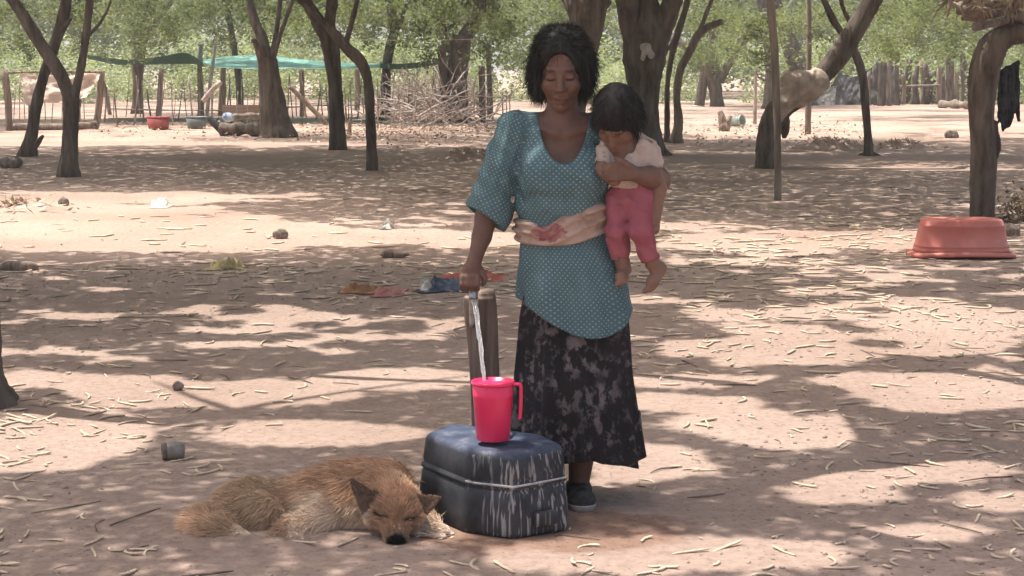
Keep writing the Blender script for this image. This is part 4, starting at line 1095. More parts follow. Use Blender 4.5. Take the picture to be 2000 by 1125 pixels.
# ------------------------------------------------------------------ people
M['skin'] = colmat('skin', .55, .35, 90, .12, .002, .12, .14, 30)
M['hair'] = pmat('black_hair', (.006, .005, .0045), (.02, .017, .015), 40, .55, .6, .006, (1, 1, .2), 90, spec=.3)
Y0 = 5.42
def W(px, py, dy=0.0): return at(px, py, Y0 + dy)
def rotm(pitch, yaw, roll=0.0):
    return np.array(Matrix.Rotation(yaw, 3, 'Z') @ Matrix.Rotation(roll, 3, 'Y') @ Matrix.Rotation(pitch, 3, 'X'))
def head_sdf(Q, baby=False):
    """head in its own frame: face towards -Y, up +Z, origin between the ears at eye height"""
    d = ell(Q, (0, .012, .035), (.073, .092, .088))
    jaw = .88 if baby else 1.0
    d = smin(d, ell(Q, (0, -.028, -.035), (.061, .060, .080 * jaw)), .03)
    d = smin(d, ell(Q, (0, -.066, -.098 * jaw), (.026, .022, .02)), .022)
    for sx in (-1, 1):
        d = smin(d, ell(Q, (sx * .037, -.061, -.028), (.029, .028, .026)), .018)
        d = smin(d, ell(Q, (sx * .074, .012, -.008), (.011, .020, .032)), .01)
    d = smin(d, cap(Q, np.array((-.036, -.080, .026)), np.array((.036, -.080, .026)), .012, .012), .014)
    for sx in (-1, 1):
        d = smax(d, -ell(Q, (sx * .031, -.106, .004), (.021, .022, .014)), .012)
        d = smin(d, ell(Q, (sx * .031, -.0795, .003), (.016, .0135, .0115)), .004)
        d = smax(d, -cap(Q, np.array((sx * .018, -.094, -.004)), np.array((sx * .044, -.088, -.004)), .0018, .0018), .002)
    d = smin(d, cap(Q, np.array((0, -.088, .010)), np.array((0, -.106, -.030)), .0075, .0125), .011)
    for sx in (-1, 1): d = smin(d, ell(Q, (sx * .0125, -.094, -.034), (.0085, .011, .0075)), .006)
    d = smin(d, ell(Q, (0, -.083, -.064), (.026, .013, .0085)), .006)
    d = smin(d, ell(Q, (0, -.083, -.079), (.021, .013, .0085)), .006)
    d = smax(d, -cap(Q, np.array((-.025, -.095, -.0715)), np.array((.025, -.095, -.0715)), .002, .002), .003)
    return d
def face_col(Q, base):
    C = np.tile(np.array(base), (len(Q), 1))
    def put(w, c): 
        C[:] = C * (1 - w[:, None]) + np.array(c) * w[:, None]
    fr = np.clip((-.03 - Q[:, 1]) / .02, 0, 1)
    lip = np.clip(1.15 - (Q[:, 0] / .025) ** 2 - ((Q[:, 2] + .0715) / .0125) ** 2, 0, 1) * fr
    put(np.clip(lip * 2, 0, .75), np.array(base) * [.95, .62, .62])
    line = np.clip(1.2 - (Q[:, 0] / .025) ** 2 - ((Q[:, 2] + .0715) / .0026) ** 2, 0, 1) * fr; put(line * .8, np.array(base) * .3)
    for sx in (-1, 1):
        bz = .027 - 3.0 * (Q[:, 0] - sx * .034) ** 2
        br = np.clip(1.2 - ((Q[:, 0] - sx * .034) / .021) ** 2 - ((Q[:, 2] - bz) / .0055) ** 2, 0, 1) * fr; put(np.clip(br * 1.5, 0, .8), (.02, .015, .012))
        lz = -.004 + 4 * (Q[:, 0] - sx * .031) ** 2
        la = np.clip(1.2 - ((Q[:, 0] - sx * .031) / .016) ** 2 - ((Q[:, 2] - lz) / .0032) ** 2, 0, 1) * fr; put(np.clip(la * 1.6, 0, .9), (.015, .01, .008))
    return C

# woman: torso profile (px at the plane Y0) -> half widths
tp = [(232, 1025, 1172, .060), (262, 1012, 1186, .078), (300, 1012, 1188, .098), (345, 1013, 1188, .118), (385, 1016, 1186, .112), (430, 1022, 1182, .106), (470, 1023, 1188, .112), (510, 1020, 1206, .125), (560, 1018, 1224, .135), (610, 1016, 1236, .142), (665, 1014, 1240, .148)]
tz = np.array([W(1100, p[0])[2] for p in tp])[::-1]
tx0 = np.array([W(p[1], p[0])[0] for p in tp])[::-1]; tx1 = np.array([W(p[2], p[0])[0] for p in tp])[::-1]
td = np.array([p[3] for p in tp])[::-1]
def torso(P, off=0.0, top=W(1100, 236)[2], bot=W(1100, 668)[2]):
    z = P[:, 2]; a = np.interp(z, tz, tx0); b_ = np.interp(z, tz, tx1); d_ = np.interp(z, tz, td)
    cx = (a + b_) / 2; w = (b_ - a) / 2
    e = 2.3
    k = (np.abs((P[:, 0] - cx) / w) ** e + np.abs((P[:, 1] - Y0 - .01) / d_) ** e) ** (1 / e)
    d = (k - 1) * np.minimum(w, d_) * .95
    d = smin(d, ell(P, W(1062, 338, -.085), (.058, .052, .066)), .05); d = smin(d, ell(P, W(1140, 342, -.085), (.058, .052, .066)), .05)
    return smax(smax(d, z - top, .05), bot - z, .01) - off
hs_w = .97
HC = W(1097, 138, -.02); HR = rotm(R(17), R(-5), R(-1))
def w_loc(P): return (P - HC) @ HR / hs_w
hipR, hipL = W(1090, 600, .02), W(1150, 600, .02)
kneeR, kneeL = W(1070, 790, -.03), W(1146, 790, -.02)
ankR, ankL = W(1062, 955, .02), W(1130, 948, .0)
toeR, toeL = W(1058, 985, -.11), W(1137, 972, -.12)
elR, wrR = W(950, 425, .0), W(927, 508, -.045)
elL, mdL, wrL = W(1286, 352, -.04), W(1270, 346, -.14), W(1240, 340, -.185)
def fingers(P, d, segs, k=.005):
    for pts, rad_ in segs: d = smin(d, chain(P, pts, rad_, .003), k)
    return d
RH = []
for i, px in enumerate((903, 913, 923.5, 933)):
    L = (.85, 1.0, 1.06, .95)[i]
    RH.append(([W(px + 1, 537 - 2 * L, -.062), W(px, 545 - 3 * L, -.079), W(px - .5, 556, -.086), W(px, 556 + 9 * L, -.068), W(px + 1, 555 + 9 * L, -.056)], [.0092, .0094, .0086, .0078, .0068]))
RHT = ([W(934, 522, -.045), W(943, 533, -.058), W(947, 545, -.066), W(944, 555, -.066)], [.0125, .0105, .0092, .0075])
LH = []
for i, py in enumerate((321, 330, 339, 347.5)):
    L = (.9, 1.05, 1.0, .8)[i]
    LH.append(([W(1214, py + 2 - i * .5, -.196), W(1203, py + 1, -.204), W(1203 - 12 * L, py + 1.5, -.200), W(1203 - 20 * L, py + 3, -.184), W(1203 - 24 * L, py + 4, -.172)], [.0092, .0094, .0086, .0078, .0066]))
LHT = ([W(1230, 330, -.195), W(1222, 319, -.206), W(1212, 312, -.205), W(1203, 309, -.196)], [.0125, .0105, .0092, .0075])
def woman(P):
    d = torso(P, -.020, bot=W(1100, 540)[2])
    d = smin(d, cap(P, W(1010, 246, .01), W(1188, 248, .01), .045, .045), .04)
    d = smin(d, cap(P, W(1098, 262, .005), W(1098, 176, -.005), .054, .047), .025)
    d = smin(d, head_sdf(w_loc(P)) * hs_w, .012)
    # collar bones and the hollow of the throat
    d = smin(d, smin(cap(P, W(1090, 262, -.056), W(1040, 246, -.036), .004, .003), cap(P, W(1108, 262, -.056), W(1160, 248, -.036), .004, .003), .004), .03)
    d = smin(d, cap(P, W(1002, 252, .01), elR, .046, .036), .02)
    d = smin(d, chain(P, [elR, W(941, 462, -.02), wrR], [.036, .031, .0215], .01), .012)
    d = smin(d, chain(P, [wrR, W(922, 524, -.055)], [.0215, .026], .01), .01)
    d = smin(d, ell(P, W(919, 532, -.058), (.036, .019, .026)), .012)
    d = fingers(P, d, RH + [RHT])
    d = smin(d, cap(P, W(1190, 252, .02), elL, .046, .037), .02)
    d = smin(d, chain(P, [elL, mdL, wrL], [.037, .034, .023], .012), .012)
    d = smin(d, ell(P, W(1222, 335, -.194), (.036, .016, .030)), .012)
    d = fingers(P, d, LH + [LHT])
    for h_, k_, a_, t_ in ((hipR, kneeR, ankR, toeR), (hipL, kneeL, ankL, toeL)):
        d = smin(d, chain(P, [h_, k_, k_ * .55 + a_ * .45 + [0, .012, 0], a_], [.060, .050, .048, .033], .02), .02)
        d = smin(d, cap(P, a_ - [0, -.01, .02], t_ * .9 + a_ * .1 - [0, 0, .005], .03, .026), .02)
    return d
SK = (.16, .086, .062)
def woman_cols(V):
    C = face_col(w_loc(V), SK)
    far = np.linalg.norm(V - HC, axis=1) > .16
    C[far] = SK
    # knuckles and nails a little lighter, hands darker
    return dict(col=C)
wom = thing('person', (W(1110, 960)[0], Y0, 0), 'woman in teal dotted blouse and dark floral skirt, pressing the tap, child on hip', 'person')
V, Fc = sdf_mesh(woman, (-.25, 5.10, 0.0), (.55, 5.66, 1.60), .0042, margin=.03)
mk('body', V, Fc, M['skin'], wom, attrs=woman_cols(V))

# hair
def woman_hair(P):
    Q = w_loc(P)
    d = ell(Q, (0, .018, .045), (.083, .106, .098))
    d = smin(d, ell(Q, (-.075, .014, -.022), (.020, .050, .072)), .04)
    d = smin(d, ell(Q, (.073, .016, -.016), (.019, .050, .066)), .04)
    d = smin(d, ell(Q, (0, .062, -.03), (.082, .05, .09)), .05)
    d = d + .006 * fbm(Q * [1, 1, .45], 60, 3, 2) + .008 * fbm(Q, 16, 5, 2)
    d = smax(d, -ell(Q, (0, -.115, -.045), (.066, .095, .105)), .012)
    d = smax(d, -ell(Q, (.002, -.125, .040), (.064, .070, .056)), .015)
    return d * hs_w
Vh, Fh = sdf_mesh(woman_hair, HC - [.2, .2, .22], HC + [.2, .22, .22], .005, margin=.04)
hair = hair_w = mk('hair', Vh, Fh, M['hair'], wom); Vh_w, Fh_w = Vh, Fh
def hair_strands(Vh, Fh, loc, Rm_, n, lmin, lmax, seed, fluff=.35, keep=None, fringe=False):
    r_ = np.random.default_rng(seed); Nf, A = tri_normals(Vh, Fh); ctr = Vh[Fh].mean(1)
    Q = loc(ctr); ok = (Q[:, 2] > -.1) & ~((np.abs(Q[:, 0]) < .064) & (Q[:, 1] < -.03) & (Q[:, 2] < (.075 if fringe else .06)))
    if keep is not None: ok &= keep(Q)
    i = r_.choice(len(Fh), n, p=A * ok / (A * ok).sum()); u = r_.uniform(0, 1, (n, 1)); w = r_.uniform(0, 1, (n, 1))
    root = Vh[Fh[i, 0]] * (1 - u) * (1 - w) + Vh[Fh[i, 1]] * u * (1 - w) + Vh[Fh[i, 2]] * u * w + Vh[Fh[i, 3]] * (1 - u) * w
    Q = loc(root); side = np.sign(Q[:, 0])[:, None] * np.array([[.25, 0, 0]]) @ Rm_.T
    d0 = Nf[i] * fluff + side + np.array([0, .1, -.55]) + r_.normal(0, .20, (n, 3)); d0 /= np.linalg.norm(d0, axis=1)[:, None]
    if fringe: d0 = np.where((Q[:, 2] > .07)[:, None], Nf[i] * .10 + np.array([0, .62, .10]) + np.sign(Q[:, 0])[:, None] * np.array([[.62, 0, 0]]) * np.clip(np.abs(Q[:, 0:1]) / .03, .3, 1) @ Rm_.T + r_.normal(0, .16, (n, 3)), d0); d0 /= np.linalg.norm(d0, axis=1)[:, None]
    d1 = d0 * .6 + np.array([0, 0, -.6]) + r_.normal(0, .18, (n, 3)); d1 /= np.linalg.norm(d1, axis=1)[:, None]
    return strands(root, d0, d1, r_.uniform(lmin, lmax, n), r_.uniform(.0004, .0011, n), r_)
V, Fc = hair_strands(Vh, Fh, w_loc, HR, 9000, .02, .055, 5, .16, None, True)
mk('hair_strands', V, Fc, M['hair'], hair, smooth=False)

r_ = np.random.default_rng(77); nW = 420
tt_ = r_.uniform(-1, 1, nW); sd_ = np.where(r_.random(nW) < .5, -1.0, 1.0)
loc_ = np.column_stack([sd_ * r_.uniform(.058, .088, nW), r_.uniform(-.062, -.01, nW), r_.uniform(.0, .085, nW)])
rt_ = HC + hs_w * loc_ @ HR.T
d0_ = np.column_stack([sd_ * r_.uniform(-.10, .22, nW), r_.normal(-.05, .12, nW), np.full(nW, -1.0)]); d0_ /= np.linalg.norm(d0_, axis=1)[:, None]
d1_ = d0_ + r_.normal(0, .12, (nW, 3)); d1_ /= np.linalg.norm(d1_, axis=1)[:, None]
V, Fc = strands(rt_, d0_, d1_, r_.uniform(.05, .125, nW), r_.uniform(.0005, .0011, nW), r_)
tag(mk('loose_wisps', V, Fc, M['hair'], hair_w, smooth=False), kind='stuff')
V, Fc = hair_strands(Vh_w, Fh_w, w_loc, HR, 1500, .02, .05, 15, .75)
mk('flyaway_hair', V, Fc, M['hair'], hair_w, smooth=False)
# blouse
def hemz(x):
    px = np.array([1005, 1017, 1040, 1075, 1110, 1150, 1190, 1215, 1240, 1250]); py = np.array([582, 586, 600, 622, 640, 650, 646, 632, 598, 590])
    return np.interp(x, [W(a, b_)[0] for a, b_ in zip(px, py)], [W(a, b_)[2] for a, b_ in zip(px, py)])
cuffd = wrR - elR; cuffd /= np.linalg.norm(cuffd)
shR = W(1004, 252, .01); slE = W(947, 424, .0)
axR = (slE - shR) / np.linalg.norm(slE - shR)
def blouse(P):
    z = P[:, 2]
    d = torso(P, .004, bot=W(1100, 664)[2])
    th = np.arctan2(P[:, 0] - np.interp(z, tz, (tx0 + tx1) / 2), -(P[:, 1] - Y0))
    low = np.clip((W(1100, 470)[2] - z) / .25, 0, 1)
    d += .011 * low * (np.sin(th * 7 + 1.2 + 3 * z + 1.5 * fbm(P * [1, 1, .3], 7, 14, 2)) * .6 + np.sin(th * 12 + 9 * z) * .4)
    up = np.clip((z - W(1100, 430)[2]) / .08, 0, 1)
    f = fbm(P * [1, 1, .6], 16, 4, 3); d += .009 * f + .004 * up * np.sin(60 * (P[:, 0] * .65 + z * .75) + 7 * f)
    bl = np.exp(-((z - W(1100, 405)[2]) / .03) ** 2); d -= .010 * bl
    d = smin(d, cap(P, W(1012, 250, .01), W(1186, 252, .01), .051, .050), .035)
    d = smin(d, cap(P, W(1190, 256, .02), W(1226, 300, .02), .054, .058), .02)
    # sleeve with gathered shoulder
    t = (P - shR) @ axR; Lh = np.linalg.norm(slE - shR)
    rad_ = P - shR - t[:, None] * axR
    ang = np.arctan2(rad_[:, 1], rad_[:, 0] * axR[2] - rad_[:, 2] * axR[0])
    sl = cap(P, shR, slE + axR * .05, .056, .070)
    sl = smin(sl, ell(P, W(968, 420, .0), (.048, .055, .052)), .03)
    sl += .003 * np.sin(ang * 11 + 14 * t) * np.clip(1 - t / .28, .2, 1) + .010 * fbm(P, 20, 8, 3) + .0035 * np.sin(t * 80 + 3 * ang + 4 * fbm(P, 9, 18, 2))
    ctop = (P - W(938, 420, .0)) @ (cuffd * .75 + axR * .25 + np.array([-.38, 0, .0]))
    sl = smax(sl, ctop, .006)
    inner = cap(P, slE - axR * .06, slE + axR * .12, .050, .062)
    sl = np.where(ctop > -.035, np.maximum(sl, -inner), sl)
    d = smin(d, sl, .018)
    d = np.maximum(d, hemz(P[:, 0]) - z)
    d = np.where(z < hemz(P[:, 0]) + .02, np.maximum(d, -torso(P, -.022, bot=.4)), d)
    # neckline
    nx = (P[:, 0] - W(1100, 240)[0]); nz = z - W(1100, 222)[2]
    e = (np.sqrt((nx / .078) ** 2 + (nz / .153) ** 2) - 1) * .075
    d = smax(d, -np.maximum(e, P[:, 1] - Y0 - .03), .005)
    d = smax(d, -cap(P, W(1098, 262, .0), W(1098, 150, .0), .060, .066), .006)
    return d
def blouse_pat(V):
    z = V[:, 2]; cx = np.interp(z, tz, (tx0 + tx1) / 2)
    u = np.arctan2(V[:, 0] - cx, -(V[:, 1] - Y0)) * .118; v = z + 0 * u
    t = (V - shR) @ axR; rad_ = V - shR - t[:, None] * axR; dist = np.linalg.norm(rad_, axis=1)
    sl = (dist < .09) & (t > -.045) & (V[:, 0] < np.maximum(np.interp(z, tz, tx0) + .012, np.where(z > shR[2] - .05, shR[0] + .025, -9)))
    ang = np.arctan2(rad_[:, 1] * -1, rad_[:, 0])
    u = np.where(sl, np.arctan2(rad_[:, 0], -rad_[:, 1]) * .062 + 3, u); v = np.where(sl, t + 5, v)
    return dict(pat=np.column_stack([u, v, np.zeros(len(V))]))
def dotted(name, cloth, cloth2, dotc, step, rdot):
    m, nt, b = newmat(name); at_ = N(nt, 'ShaderNodeAttribute', attribute_name='pat'); se = N(nt, 'ShaderNodeSeparateXYZ')
    nt.links.new(at_.outputs['Vector'], se.inputs[0])
    u = math_n(nt, 'DIVIDE', se.outputs[0], step); v = math_n(nt, 'DIVIDE', se.outputs[1], step * .56)
    row = math_n(nt, 'FLOOR', v); odd = math_n(nt, 'MULTIPLY', math_n(nt, 'MODULO', math_n(nt, 'ABSOLUTE', row), 2.0), .5)
    fu = math_n(nt, 'SUBTRACT', math_n(nt, 'FRACT', math_n(nt, 'ADD', u, odd)), .5); fv = math_n(nt, 'MULTIPLY', math_n(nt, 'SUBTRACT', math_n(nt, 'FRACT', v), .5), .56)
    dd = math_n(nt, 'SQRT', math_n(nt, 'ADD', math_n(nt, 'MULTIPLY', fu, fu), math_n(nt, 'MULTIPLY', fv, fv)))
    vec = mapped(nt)
    dot = math_n(nt, 'MULTIPLY', math_n(nt, 'LESS_THAN', dd, rdot), ramp(nt, noise_n(nt, vec, 30, 2), [(.3, (.45,) * 3), (.6, (1,) * 3)]))
    base = ramp(nt, noise_n(nt, vec, 7, 5), [(.3, cloth), (.7, cloth2)])
    nt.links.new(mixc(nt, dot, base, dotc), b.inputs['Base Color']); b.inputs['Roughness'].default_value = .85; b.inputs['Specular IOR Level'].default_value = .2
    bump(nt, b, noise_n(nt, vec, 38, 4), .25, .006)
    return m
M['blouse'] = dotted('teal_dotted_cloth', (.066, .128, .140), (.100, .175, .188), (.30, .36, .37), .0150, .150)
V, Fc = sdf_mesh(blouse, (-.24, 5.18, .52), (.50, 5.64, 1.32), .0045, margin=.035)
mk('blouse', V, Fc, M['blouse'], wom, attrs=blouse_pat(V))
# sash
def sash(P):
    x = P[:, 0]; px = 1098 + (x - W(1098, 430)[0]) / mpp(W(1098, 430))
    zt = W(1100, 430)[2] + (px - 1022) / 160 * .058 * np.clip((px - 1000) / 120, 0.2, 1.15) + .012 * (px < 1030); zb_ = W(1100, 472)[2] + .0000028 * (px - 1075) ** 2 * np.sign(px - 1075) * 1.0
    zb_ = W(1100, 474)[2] + .045 * np.clip((px - 1090) / 100, 0, 1.3) ** 1.5
    zt = W(1100, 424)[2] + .062 * np.clip((px - 1060) / 125, 0, 1.15) - .022 * np.exp(-((px - 1065) / 25) ** 2)
    d = torso(P, .017, top=1.3)
    zz = (P[:, 2] - zb_) / (zt - zb_)
    d += .0055 * np.sin(zz * 17 + 3.2 * np.sin(px * .02) + 3 * fbm(P, 7, 16, 2)) + .007 * fbm(P, 18, 6, 3) - .006 * np.exp(-((zz - .5) / .35) ** 2)
    d = smax(smax(d, P[:, 2] - zt, .012), zb_ - P[:, 2], .012)
    return np.maximum(d, -torso(P, -.01, top=1.3, bot=.5))
V, Fc = sdf_mesh(sash, (-.06, 5.20, .72), (.40, 5.64, 1.08), .0042, margin=.04)
m, nt, b = newmat('floral_sash'); v = mapped(nt)
c = ramp(nt, noise_n(nt, v, 9, 5), [(.3, (.36, .235, .175)), (.7, (.49, .36, .29))])
k = ramp(nt, noise_n(nt, mapped(nt, (1, 1, 2.2)), 22, 4, .6), [(.54, (0,) * 3), (.62, (1,) * 3)])
c = mixc(nt, math_n(nt, 'MULTIPLY', k, .6), c, (.22, .13, .085))
se = N(nt, 'ShaderNodeSeparateXYZ'); nt.links.new(v, se.inputs[0])
sx0 = W(1070, 445)[0] - W(1110, 960)[0]
gx_ = math_n(nt, 'DIVIDE', math_n(nt, 'SUBTRACT', se.outputs[0], sx0), .055); gz2 = math_n(nt, 'DIVIDE', math_n(nt, 'SUBTRACT', se.outputs[2], W(1070, 447)[2]), .030)
rr2_ = math_n(nt, 'ADD', math_n(nt, 'MULTIPLY', gx_, gx_), math_n(nt, 'MULTIPLY', gz2, gz2))
flower = math_n(nt, 'LESS_THAN', math_n(nt, 'ADD', rr2_, math_n(nt, 'MULTIPLY', math_n(nt, 'SUBTRACT', noise_n(nt, v, 38, 3), .5), 2.2)), .9)
c = mixc(nt, flower, c, ramp(nt, noise_n(nt, v, 30, 3), [(.4, (.25, .075, .075)), (.65, (.42, .22, .18))]))
nt.links.new(c, b.inputs['Base Color']); b.inputs['Roughness'].default_value = .9; bump(nt, b, noise_n(nt, v, 30, 4), .3, .006)
mk('waist_sash', V, Fc, m, wom)
# skirt
sp_ = [(560, 1026, 1216, .105), (610, 1018, 1222, .115), (660, 1016, 1226, .124), (720, 1013, 1229, .140), (780, 1009, 1238, .160), (830, 1004, 1248, .172), (885, 999, 1257, .185)]
n_th = 220; rings = []
th = np.linspace(0, 2 * np.pi, n_th, endpoint=False)
Q = crom(np.array(sp_, float), 46)
foldp = 1.0 * np.sin(9 * th + .6) + .7 * np.sin(14 * th + 2.0) + .5 * np.sin(23 * th + .4)
for i, (py, xa, xb, dd) in enumerate(Q):
    t = i / 45; a, b_ = W(xa, py), W(xb, py); cx = (a[0] + b_[0]) / 2; w = (b_[0] - a[0]) / 2
    f = (.003 + .0105 * t ** 1.1) * (foldp + .5 * np.sin(5 * th + 4 * t))
    hem = (t ** 6) * (.016 * np.sin(2 * th + 2.4) + .008 * np.sin(5 * th) + .005 * np.sin(9 * th + 1))
    rings.append(np.column_stack([cx + (w + f) * np.sin(th), Y0 + .005 - (dd + f) * np.cos(th), np.full(n_th, a[2]) + hem]))
last = rings[-1]; c_ = last.mean(0)
for k, (ins, dz) in enumerate(((.003, -.002), (.007, .001), (.012, .05), (.02, .14))): rings.append(last + (c_ - last) * [1, 1, 0] / np.linalg.norm((last - c_)[:, :2], axis=1)[:, None] * ins + [0, 0, dz])
V, Fc = loft(rings, cap=False)
m, nt, b = newmat('dark_floral_skirt'); v = mapped(nt)
f1 = ramp(nt, noise_n(nt, mapped(nt, (1, 1, .8)), 31, 4, .6), [(.50, (0,) * 3), (.58, (1,) * 3)]); f2 = ramp(nt, noise_n(nt, v, 9, 3), [(.40, (0,) * 3), (.52, (1,) * 3)])
f3 = ramp(nt, noise_n(nt, v, 55, 2), [(.63, (0,) * 3), (.7, (1,) * 3)])
c = ramp(nt, noise_n(nt, v, 5, 3), [(.3, (.012, .011, .012)), (.7, (.024, .02, .022))])
c = mixc(nt, math_n(nt, 'MULTIPLY', math_n(nt, 'MULTIPLY', f1, f2), .62), c, ramp(nt, noise_n(nt, v, 14, 3), [(.4, (.135, .115, .12)), (.65, (.25, .21, .215))]))
c = mixc(nt, math_n(nt, 'MULTIPLY', f3, .4), c, (.15, .11, .13))
nt.links.new(c, b.inputs['Base Color']); b.inputs['Roughness'].default_value = .85; b.inputs['Specular IOR Level'].default_value = .2
bump(nt, b, noise_n(nt, v, 40, 4), .3, .006)
mk('skirt', V, Fc, m, wom)
# shoes
M['canvas'] = pmat('dark_canvas_shoe', (.025, .024, .025), (.075, .07, .068), 30, .85, .4, .003)
M['rubber'] = pmat('pale_rubber_sole', (.30, .27, .24), (.42, .38, .34), 12, .7, .1, .002)
for a_, t_ in ((ankR, toeR), (ankL, toeL)):
    gh = np.array([a_[0], a_[1] + .035, .03]); gt = np.array([t_[0], t_[1], .026])
    sh = lambda P: smax(smax(smin(smin(cap(P, gh, gt, .039, .036), cap(P, gh + [0, -.01, .0], a_ + [0, 0, -.012], .040, .040), .02), ell(P, gt + [0, .01, .004], (.043, .05, .030)), .02), .006 - P[:, 2], .004), P[:, 2] - .092, .006)
    V, Fc = sdf_mesh(sh, np.minimum(gh, gt) - .07, np.maximum(gh, gt) + [.07, .07, .12], .004, margin=.04)
    so = mk('shoe', V, Fc, M['canvas'], wom)
    sl = lambda P: smax(smax(np.minimum(cap(P, gh, gt, .044, .043), ell(P, gt + [0, .01, 0], (.046, .055, .06))), P[:, 2] - .024, .003), .001 - P[:, 2], .003)
    V, Fc = sdf_mesh(sl, np.minimum(gh, gt) - .08, np.maximum(gh, gt) + .08, .004, margin=.04)
    mk('sole', V, Fc, M['rubber'], so)

# child on the hip
YC = Y0 - .075
def K(px, py, dy=0.0): return at(px, py, YC + dy)
KC = K(1206, 231, -.045); KR = rotm(R(55), R(-22), R(4)); ks = .79
def k_loc(P): return (P - KC) @ KR / ks
kel, kwr = K(1287, 368, -.045), K(1281, 425, -.055)
def child(P):
    d = cap(P, K(1224, 300, .0), K(1238, 372, .0), .060, .058)
    d = smin(d, cap(P, K(1185, 290, -.01), K(1266, 292, -.005), .026, .026), .03)
    d = smin(d, cap(P, K(1222, 296, .0), K(1210, 255, -.02), .036, .036), .02)
    d = smin(d, head_sdf(k_loc(P), True) * ks, .012)
    d = smin(d, chain(P, [K(1268, 296, -.005), kel, kwr], [.027, .0235, .016], .01), .012)
    d = smin(d, ell(P, K(1280, 433, -.058), (.0145, .014, .020)), .008)
    for i, (ox, L) in enumerate(((-7, .8), (-2.5, 1), (2, 1.0), (6, .85))):
        d = smin(d, chain(P, [K(1280 + ox, 440, -.062), K(1279.5 + ox, 446 + 3 * L, -.066), K(1278.5 + ox, 447 + 8 * L, -.061)], [.0055, .005, .0045], .002), .003)
    d = smin(d, chain(P, [K(1273, 432, -.064), K(1270, 439, -.07), K(1271, 445, -.072)], [.006, .0055, .0048], .002), .004)
    d = smin(d, chain(P, [K(1186, 294, -.02), K(1178, 330, -.055), K(1196, 352, -.09)], [.026, .023, .017], .01), .012)
    d = smin(d, ell(P, K(1202, 355, -.098), (.017, .012, .013)), .008)
    # legs and feet
    d = smin(d, chain(P, [K(1214, 385, -.005), K(1207, 450, -.030), K(1215, 512, -.012)], [.036, .026, .020], .015), .02)
    d = smin(d, chain(P, [K(1252, 385, -.03), K(1253, 452, -.072), K(1273, 515, -.045)], [.036, .026, .020], .015), .02)
    for an, he, ba, to in ((K(1216, 513, -.012), K(1219, 526, -.004), K(1214, 542, -.045), K(1213, 551, -.058)), (K(1277, 516, -.045), K(1288, 525, -.034), K(1275, 550, -.062), K(1269, 563, -.068))):
        d = smin(d, chain(P, [he, ba, to], [.0215, .0195, .013], .01), .012); d = smin(d, cap(P, an, he, .024, .021), .01)
        ax_ = np.array([1., 0, .25])
        for j in range(5): 
            o = (j - 2) * .0075 * ax_; d = smin(d, cap(P, to + o, to + o + (to - ba) * (.45 - .06 * abs(j - 1)), .0065, .0052), .003)
    return d
SKC = (.225, .122, .085)
kid = thing('person', K(1238, 380), 'small child in a cream top and pink trousers carried on the hip of the woman', 'person')
V, Fc = sdf_mesh(child, K(1228, 400) - [.17, .22, .40], K(1228, 300) + [.17, .19, .28], .0036, margin=.03)
C = face_col(k_loc(V), SKC); C[np.linalg.norm(V - KC, axis=1) > .13] = SKC
mk('body', V, Fc, M['skin'], kid, attrs=dict(col=C))
def child_hair(P):
    Q = k_loc(P)
    d = ell(Q, (0, .014, .046), (.088, .106, .096)); d = smin(d, ell(Q, (0, .05, -.01), (.078, .06, .075)), .04)
    for sx in (-1, 1): d = smin(d, ell(Q, (sx * .07, .0, -.012), (.022, .045, .05)), .03)
    d += .004 * fbm(Q * [1, 1, .5], 60, 4, 2)
    d = smax(d, -ell(Q, (0, -.12, -.035), (.060, .088, .078)), .012)
    return d * ks
Vh, Fh = sdf_mesh(child_hair, KC - .19, KC + .19, .005, margin=.04)
hair = mk('hair', Vh, Fh, M['hair'], kid)
V, Fc = hair_strands(Vh, Fh, k_loc, KR, 2600, .015, .04, 9, .15)
mk('hair_strands', V, Fc, M['hair'], hair, smooth=False)
def shirt(P):
    d = cap(P, K(1224, 296, .0), K(1236, 350, .0), .070, .073)
    d = smin(d, cap(P, K(1190, 290, -.01), K(1264, 290, -.005), .034, .034), .035)
    d = smin(d, cap(P, K(1188, 294, -.015), K(1182, 318, -.035), .033, .035), .012)
    d = smin(d, cap(P, K(1266, 294, -.005), K(1274, 320, -.02), .034, .036), .012)
    f = fbm(P, 26, 4, 3); d += .0055 * f + .003 * np.sin(90 * (P[:, 2] + .4 * P[:, 0]) + 5 * f)
    for a, b_ in ((K(1182, 310, -.03), K(1178, 345, -.06)), (K(1272, 315, -.015), kel)): d = np.maximum(d, -cap(P, a, b_, .028, .030))
    d = smax(d, -cap(P, K(1220, 292, -.02), K(1204, 240, -.06), .048, .060), .006)
    d = smax(d, -cap(P, K(1268, 262, -.02), K(1262, 276, -.02), .022, .02), .005)
    d = np.maximum(d, K(1236, 366)[2] + .006 * f - P[:, 2])
    return d
V, Fc = sdf_mesh(shirt, K(1228, 330) - [.15, .15, .14], K(1228, 300) + [.15, .15, .12], .004, margin=.03)
M['creamtop'] = pmat('cream_cotton', (.40, .31, .25), (.52, .42, .35), 18, .9, .35, .006)
mk('top', V, Fc, M['creamtop'], kid)
